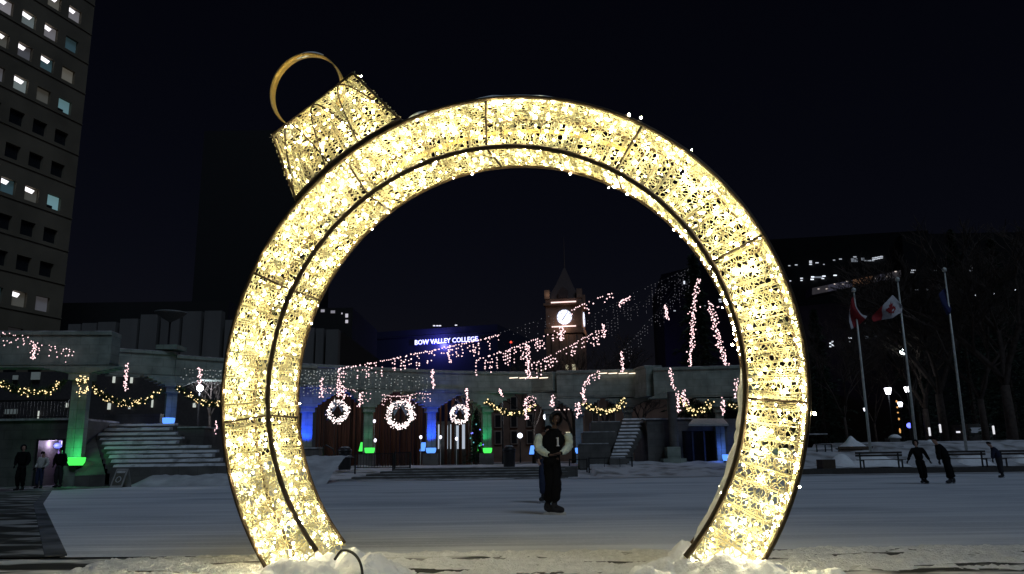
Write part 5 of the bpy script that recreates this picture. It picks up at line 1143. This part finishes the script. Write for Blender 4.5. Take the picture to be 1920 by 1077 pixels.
def person(label, base, J, face, coat, trousers, sleeve=None, hood=None, hair=None, boots=None, skin=SKIN_L, bulk=1.0, blades=True, coat_len=None, letter=False, grip=False, gloves=None):
    """J: joints in metres relative to base (x right, y away, z up)"""
    B = Vector(base); t = thing('person', label, 'person', base, 'people on and around the ice'); P = {k: B+Vector(v) for k, v in J.items()}
    s = (P['head']-P['pelvis']).length/.75; face = Vector(face).normalized()
    vs, es, rs = [], [], []
    def add(p, r, prev=None):
        vs.append(Vector(p)); rs.append(r*s if not isinstance(r, tuple) else (r[0]*s, r[1]*s))
        if prev is not None: es.append((prev, len(vs)-1))
        return len(vs)-1
    a = add(P['pelvis'], .12); sp = add(P['pelvis'].lerp(P['chest'], .5), .115, a); c = add(P['chest'], .13, sp); n_ = add(P['neck'], .052, c)
    hd = P['head']; upv = (hd-P['neck']).normalized()
    j = add(hd-upv*.06*s+face*.012*s, .072, n_); h1 = add(hd+upv*.03*s, .088, j); h2 = add(hd+upv*.1*s-face*.01*s, .06, h1)
    add(hd-upv*.02*s+face*.1*s, .012, j)    # nose
    for sd in ('L', 'R'):
        sh = add(P['sh'+sd], .062, c); el = add(P['el'+sd], .042, sh); wr = add(P['ha'+sd], .029, el)
        dv = (P['ha'+sd]-P['el'+sd]).normalized(); hv = Vector(J.get('hd'+sd, dv)).normalized(); pal = add(P['ha'+sd]+hv*.07*s, (.036, .02), wr)
        lat = hv.cross(V(0,0,1) if abs(hv.z) < .8 else V(0,1,0)).normalized(); curl = face*-1 if grip else -lat.cross(hv)
        for k in range(4):
            b0 = add(P['ha'+sd]+hv*.095*s+lat*(k-1.5)*.021*s, .0095, pal); ln = (.034, .042, .038, .028)[k]*s
            b1 = add(vs[b0]+hv*ln+curl*.008*s, .0088, b0); add(vs[b1]+hv*ln*.5+curl*ln*.7, .0075, b1)
        th_ = add(P['ha'+sd]+hv*.04*s-lat*.04*s, .011, pal); add(vs[th_]+hv*.04*s-lat*.012*s+curl*.012*s, .009, th_)
        hp_ = add(P['hip'+sd], .09, a); kn = add(P['kn'+sd], .062, hp_); an = add(P['an'+sd], .042, kn); add(P['to'+sd], .036, an)
    bd_ = skin_mesh('person', vs, es, rs, skin, t)
    bd_.data.materials.append(gloves or skin); bd_.data.materials.append(boots or STEEL); r0 = ROOTLOC[t]
    for pl in bd_.data.polygons:
        q = pl.center+r0
        if gloves and min((q-P['haL']).length, (q-P['haR']).length) < .24*s and all((q-P['el'+k]).length > .16*s for k in 'LR'): pl.material_index = 1
        elif q.z < max(P['anL'].z, P['anR'].z)+.12*s: pl.material_index = 2
    # eyes
    g = MB()
    lat = face.cross(upv).normalized()
    for k in (-1, 1): g.octa(hd+upv*.02*s+face*.083*s+lat*k*.032*s, .011*s)
    g.build('eyes', STEEL, t)
    # coat
    k = bulk; cl = P['pelvis'].lerp(P['chest'], -.12) if coat_len is None else P['pelvis']+V(0,0,coat_len)
    v_ = [P['chest']+V(0,0,-.02), P['pelvis'].lerp(P['chest'], .45), cl, P['neck']-upv*.02, P['shL'], P['shR']]; e_ = [(0,1),(1,2),(0,3),(0,4),(0,5)]; r_ = [.175*s*k, .17*s*k, .175*s*k, .08*s, .095*s*k, .095*s*k]
    if sleeve is None:
        for sd, root_i in (('L', 4), ('R', 5)):
            v_ += [P['el'+sd], P['ha'+sd]-(P['ha'+sd]-P['el'+sd])*.04]; i0 = len(v_)-2; e_ += [(root_i, i0), (i0, i0+1)]; r_ += [.072*s*k, .05*s*k]
    skin_mesh('jacket', v_, e_, r_, coat, t, 2, .022*s)
    if sleeve is not None:
        for sd in ('L', 'R'):
            q = P['shR' if sd == 'R' else 'shL']; o_ = (q-P['chest']); o_.z = 0; q = q+o_.normalized()*.03*s
            v2 = [q, q.lerp(P['el'+sd], .5)+o_.normalized()*.03*s, P['el'+sd], P['el'+sd].lerp(P['ha'+sd], .55)-V(0,0,.015), P['ha'+sd]]; skin_mesh('sleeve', v2, [(0,1),(1,2),(2,3),(3,4)], [.088*s*k, .084*s*k, .078*s*k, .066*s*k, .046*s], sleeve, t, 2, .026*s)
            skin_mesh('cuff', [P['ha'+sd]-(P['ha'+sd]-P['el'+sd]).normalized()*.02*s, P['ha'+sd]+(P['ha'+sd]-P['el'+sd]).normalized()*.03*s], [(0,1)], [.046*s, .042*s], coat, t)
    # trousers
    v_ = [P['pelvis'], P['pelvis']+V(0,0,.1*s)]; e_ = [(0,1)]; r_ = [.145*s*k, .14*s*k]
    for sd in ('L', 'R'):
        i0 = len(v_); v_ += [P['hip'+sd], P['kn'+sd], P['an'+sd]+V(0,0,.05*s)]; e_ += [(0, i0), (i0, i0+1), (i0+1, i0+2)]; r_ += [.118*s*k, .1*s*k, .1*s*k if blades else .075*s]
    skin_mesh('trousers', v_, e_, r_, trousers, t, 2, .022*s)
    # boots and blades
    for sd in ('L', 'R'):
        an, to = P['an'+sd], P['to'+sd]+(P['to'+sd]-P['an'+sd]).normalized()*.02*s; d = (to-an); d.z = 0; d.normalize(); an2 = V(an.x, an.y, to.z)
        bo = skin_mesh('skate' if blades else 'shoe', [an+V(0,0,.08*s), an2-d*.05*s, an2+d*.05*s, to], [(0,1),(1,2),(2,3)], [.07*s, .066*s, .066*s, .056*s], boots or STEEL, t)
        if blades:
            g = MB(); zb_ = B.z; l0, l1 = an2-d*.11*s, to+d*.03*s; pr = V(-d.y, d.x, 0)*.006
            P8 = [V(l0.x,l0.y,zb_)-pr, V(l1.x,l1.y,zb_)-pr, V(l1.x,l1.y,zb_)+pr, V(l0.x,l0.y,zb_)+pr]; g.hexa(P8+[p+V(0,0,.055*s) for p in P8])
            g.build('blade', mat('skate_steel', (.6,.62,.65), .3, metal=.6), bo)
    if hood is not None:
        g = MB(); nA, nB = 16, 9; vs2 = []
        cen = hd+upv*.02*s-face*.02*s
        for shell in (.135, .122):
            for i in range(nB+1):
                th2 = PI*(.29+.71*i/nB)
                for q in range(nA):
                    ph = 2*PI*q/nA; dv = face*math.cos(th2)+(lat*math.cos(ph)+upv*1.15*math.sin(ph))*math.sin(th2); vs2.append(cen+dv*shell*s)
        N = (nB+1)*nA; fs = [(i*nA+q, i*nA+(q+1) % nA, (i+1)*nA+(q+1) % nA, (i+1)*nA+q) for i in range(nB) for q in range(nA)]
        fs += [tuple(x+N for x in f[::-1]) for f in fs]+[(q, q+N, (q+1) % nA+N, (q+1) % nA) for q in range(nA)]
        g.add(vs2, fs); g.build('hood', hood, t, True); skin_mesh('collar', [P['neck']-upv*.05*s, P['neck']+upv*.03*s], [(0,1)], [.105*s, .1*s], hood, t)
    if hair is not None:
        g = MB(); cen = hd+upv*.045*s-face*.018*s; nA, nB = 14, 7; vs2 = [cen+(upv*math.cos(PI*.62*i/nB)+(face*math.cos(2*PI*q/nA)+lat*math.sin(2*PI*q/nA))*math.sin(PI*.62*i/nB)*(1 if i < 5 else .97))*.104*s-(face*.02*s if i > 4 else V(0,0,0)) for i in range(nB+1) for q in range(nA)]
        g.add(vs2, [(i*nA+q, i*nA+(q+1) % nA, (i+1)*nA+(q+1) % nA, (i+1)*nA+q) for i in range(nB) for q in range(nA)]); g.build('hair', hair, t, True)
    if letter:
        c0 = P['chest']+face*.19*s*k+lat*-.035*s
        g = MB(); 
        for x0, x1, z0, z1 in ((-.015,.015,-.1,.05),(-.03,.03,-.115,-.1),(-.03,-.015,.032,.048)): g.obox((c0+lat*-(x0+x1)/2)[:2], (x1-x0)/2*s, .012, c0.z+z0*s, c0.z+z1*s, lat)
        g.build('jacket_letter', mat('chenille_white', (.75,.72,.7), .9), t)
    return t
BLK = mat('black_cloth', (.007,.007,.008), .95, spec=.1); BLK2 = mat('charcoal_cloth', (.022,.022,.026), .9); DEN = mat('denim', (.02,.03,.07), .9); PALE = mat('cream_leather', (.74,.8,.64), .6); GRYC = mat('pale_grey_coat', (.5,.5,.46), .85)
b = gz(1041, 966); 
person('tall person in a black varsity jacket with cream sleeves skating, hands clasped in front', (b.x, b.y, 0),
  dict(pelvis=(-.03,.0,1.0), chest=(-.01,.0,1.36), neck=(.03,0,1.55), head=(.06,-.03,1.71), shL=(-.2,0,1.47), shR=(.21,0,1.47), elL=(-.3,-.04,1.2), elR=(.29,-.05,1.22), haL=(-.1,-.26,1.07), haR=(.12,-.26,1.1), hdL=(.9,-.25,-.05), hdR=(-.9,-.25,-.1),
       hipL=(-.11,0,.93), hipR=(.04,.0,.93), knL=(-.07,-.03,.55), knR=(.02,-.05,.54), anL=(-.12,.06,.16), anR=(-.0,-.04,.16), toL=(.02,-.04,.1), toR=(.15,-.1,.1)), (.25,-1,-.12), BLK, BLK, sleeve=PALE, hood=BLK2, skin=SKIN_D, bulk=1.08, letter=True, grip=True, boots=BLK2)
b = gz(1021, 944)
person('person in dark jacket and jeans skating close behind the varsity jacket skater', (b.x, b.y, 0),
  dict(pelvis=(.06,0,.98), chest=(.08,-.02,1.32), neck=(.1,-.03,1.49), head=(.12,-.05,1.64), shL=(-.1,0,1.42), shR=(.27,0,1.42), elL=(-.17,.02,1.18), elR=(.33,.02,1.16), haL=(-.12,-.08,.97), haR=(.3,-.08,.95),
       hipL=(-.02,0,.9), hipR=(.14,0,.9), knL=(-.04,-.06,.52), knR=(.16,-.04,.52), anL=(-.03,.02,.15), anR=(.15,.05,.15), toL=(-.1,-.14,.1), toR=(.2,-.12,.1)), (-.2,-1,0), BLK2, DEN, hair=BLK, bulk=1.0)
b = gz(1732, 908)
person('skater in black with arms held out, walking pose, left of the leaning skater', (b.x, b.y, 0),
  dict(pelvis=(-.04,0,.8), chest=(-.08,0,1.08), neck=(-.1,0,1.23), head=(-.12,.0,1.37), shL=(-.26,0,1.16), shR=(.09,0,1.16), elL=(-.36,0,.96), elR=(.2,0,.96), haL=(-.46,-.03,.78), haR=(.28,-.03,.78),
       hipL=(-.12,0,.74), hipR=(.04,0,.74), knL=(-.06,-.04,.42), knR=(.05,-.06,.42), anL=(.0,.05,.13), anR=(.08,.0,.13), toL=(-.1,-.06,.08), toR=(.1,-.14,.08)), (-.5,-1,0), BLK, BLK, hood=BLK2, bulk=1.1, gloves=BLK)
b = gz(1783, 908)
person('skater in black leaning forward with one arm down, between the hooded and far right skaters', (b.x, b.y, 0),
  dict(pelvis=(-.06,0,.84), chest=(-.22,0,1.16), neck=(-.32,0,1.32), head=(-.4,-.02,1.46), shL=(-.34,-.1,1.22), shR=(-.18,.12,1.24), elL=(-.38,-.14,.98), elR=(-.08,.14,1.0), haL=(-.38,-.16,.78), haR=(-.02,.12,.8),
       hipL=(-.1,-.06,.78), hipR=(-.02,.06,.78), knL=(-.06,-.08,.44), knR=(.06,.06,.44), anL=(-.04,-.04,.13), anR=(.12,.06,.14), toL=(-.18,-.08,.08), toR=(.0,.0,.08)), (-1,-.35,-.1), BLK, BLK, hair=BLK, bulk=1.18, gloves=BLK)
b = gz(1878, 897)
person('smaller skater in dark blue leaning forward, rightmost on the ice', (b.x, b.y, 0),
  dict(pelvis=(-.02,0,.8), chest=(-.14,0,1.1), neck=(-.24,0,1.25), head=(-.34,-.02,1.36), shL=(-.22,-.14,1.15), shR=(-.1,.14,1.16), elL=(-.34,-.16,.94), elR=(.02,.16,.94), haL=(-.36,-.18,.75), haR=(.06,.12,.76),
       hipL=(-.06,-.06,.74), hipR=(.02,.06,.74), knL=(-.04,-.05,.42), knR=(.04,.05,.42), anL=(.0,-.04,.13), anR=(.08,.06,.13), toL=(-.14,-.06,.08), toR=(-.06,.05,.08)), (-1,-.4,-.1), mat('navy_coat', (.015,.018,.04), .9), BLK2, hair=BLK, bulk=1.15, gloves=BLK)
def stander(label, px, py, coat, tr, hgt, face, hood=None, hair=None, bulk=1.05, lean=0):
    b_ = gz(px, py); k = hgt/1.75
    J_ = dict(pelvis=(0,0,.95), chest=(lean*.5,0,1.3), neck=(lean,0,1.48), head=(lean,-.01,1.62), shL=(lean-.19,0,1.41), shR=(lean+.19,0,1.41), elL=(lean-.25,.02,1.15), elR=(lean+.25,.02,1.15), haL=(-.22,-.1,.95), haR=(.22,-.1,.95),
       hipL=(-.09,0,.9), hipR=(.09,0,.9), knL=(-.1,-.02,.5), knR=(.1,-.03,.5), anL=(-.1,.02,.08), anR=(.1,.02,.08), toL=(-.13,-.14,.04), toR=(.12,-.14,.04))
    person(label, (b_.x, b_.y, .004), {a: tuple(q*k for q in v) for a, v in J_.items()}, face, coat, tr, hood=hood, hair=hair, blades=False, bulk=bulk, gloves=BLK)
stander('person in a pale coat and dark jeans standing by the lit doorway', 72, 916, GRYC, DEN, 1.62, (.8,.4,0), hair=BLK, lean=.08)
stander('person in long black coat standing between the pale coat person and the green bowl', 108, 914, BLK, BLK2, 1.82, (-.8,-.2,0), hair=BLK, bulk=1.2)
stander('person all in black barely visible at the far left by the dark wall', 36, 920, BLK, BLK, 1.85, (.6,-.6,0), hood=BLK2, bulk=1.2)
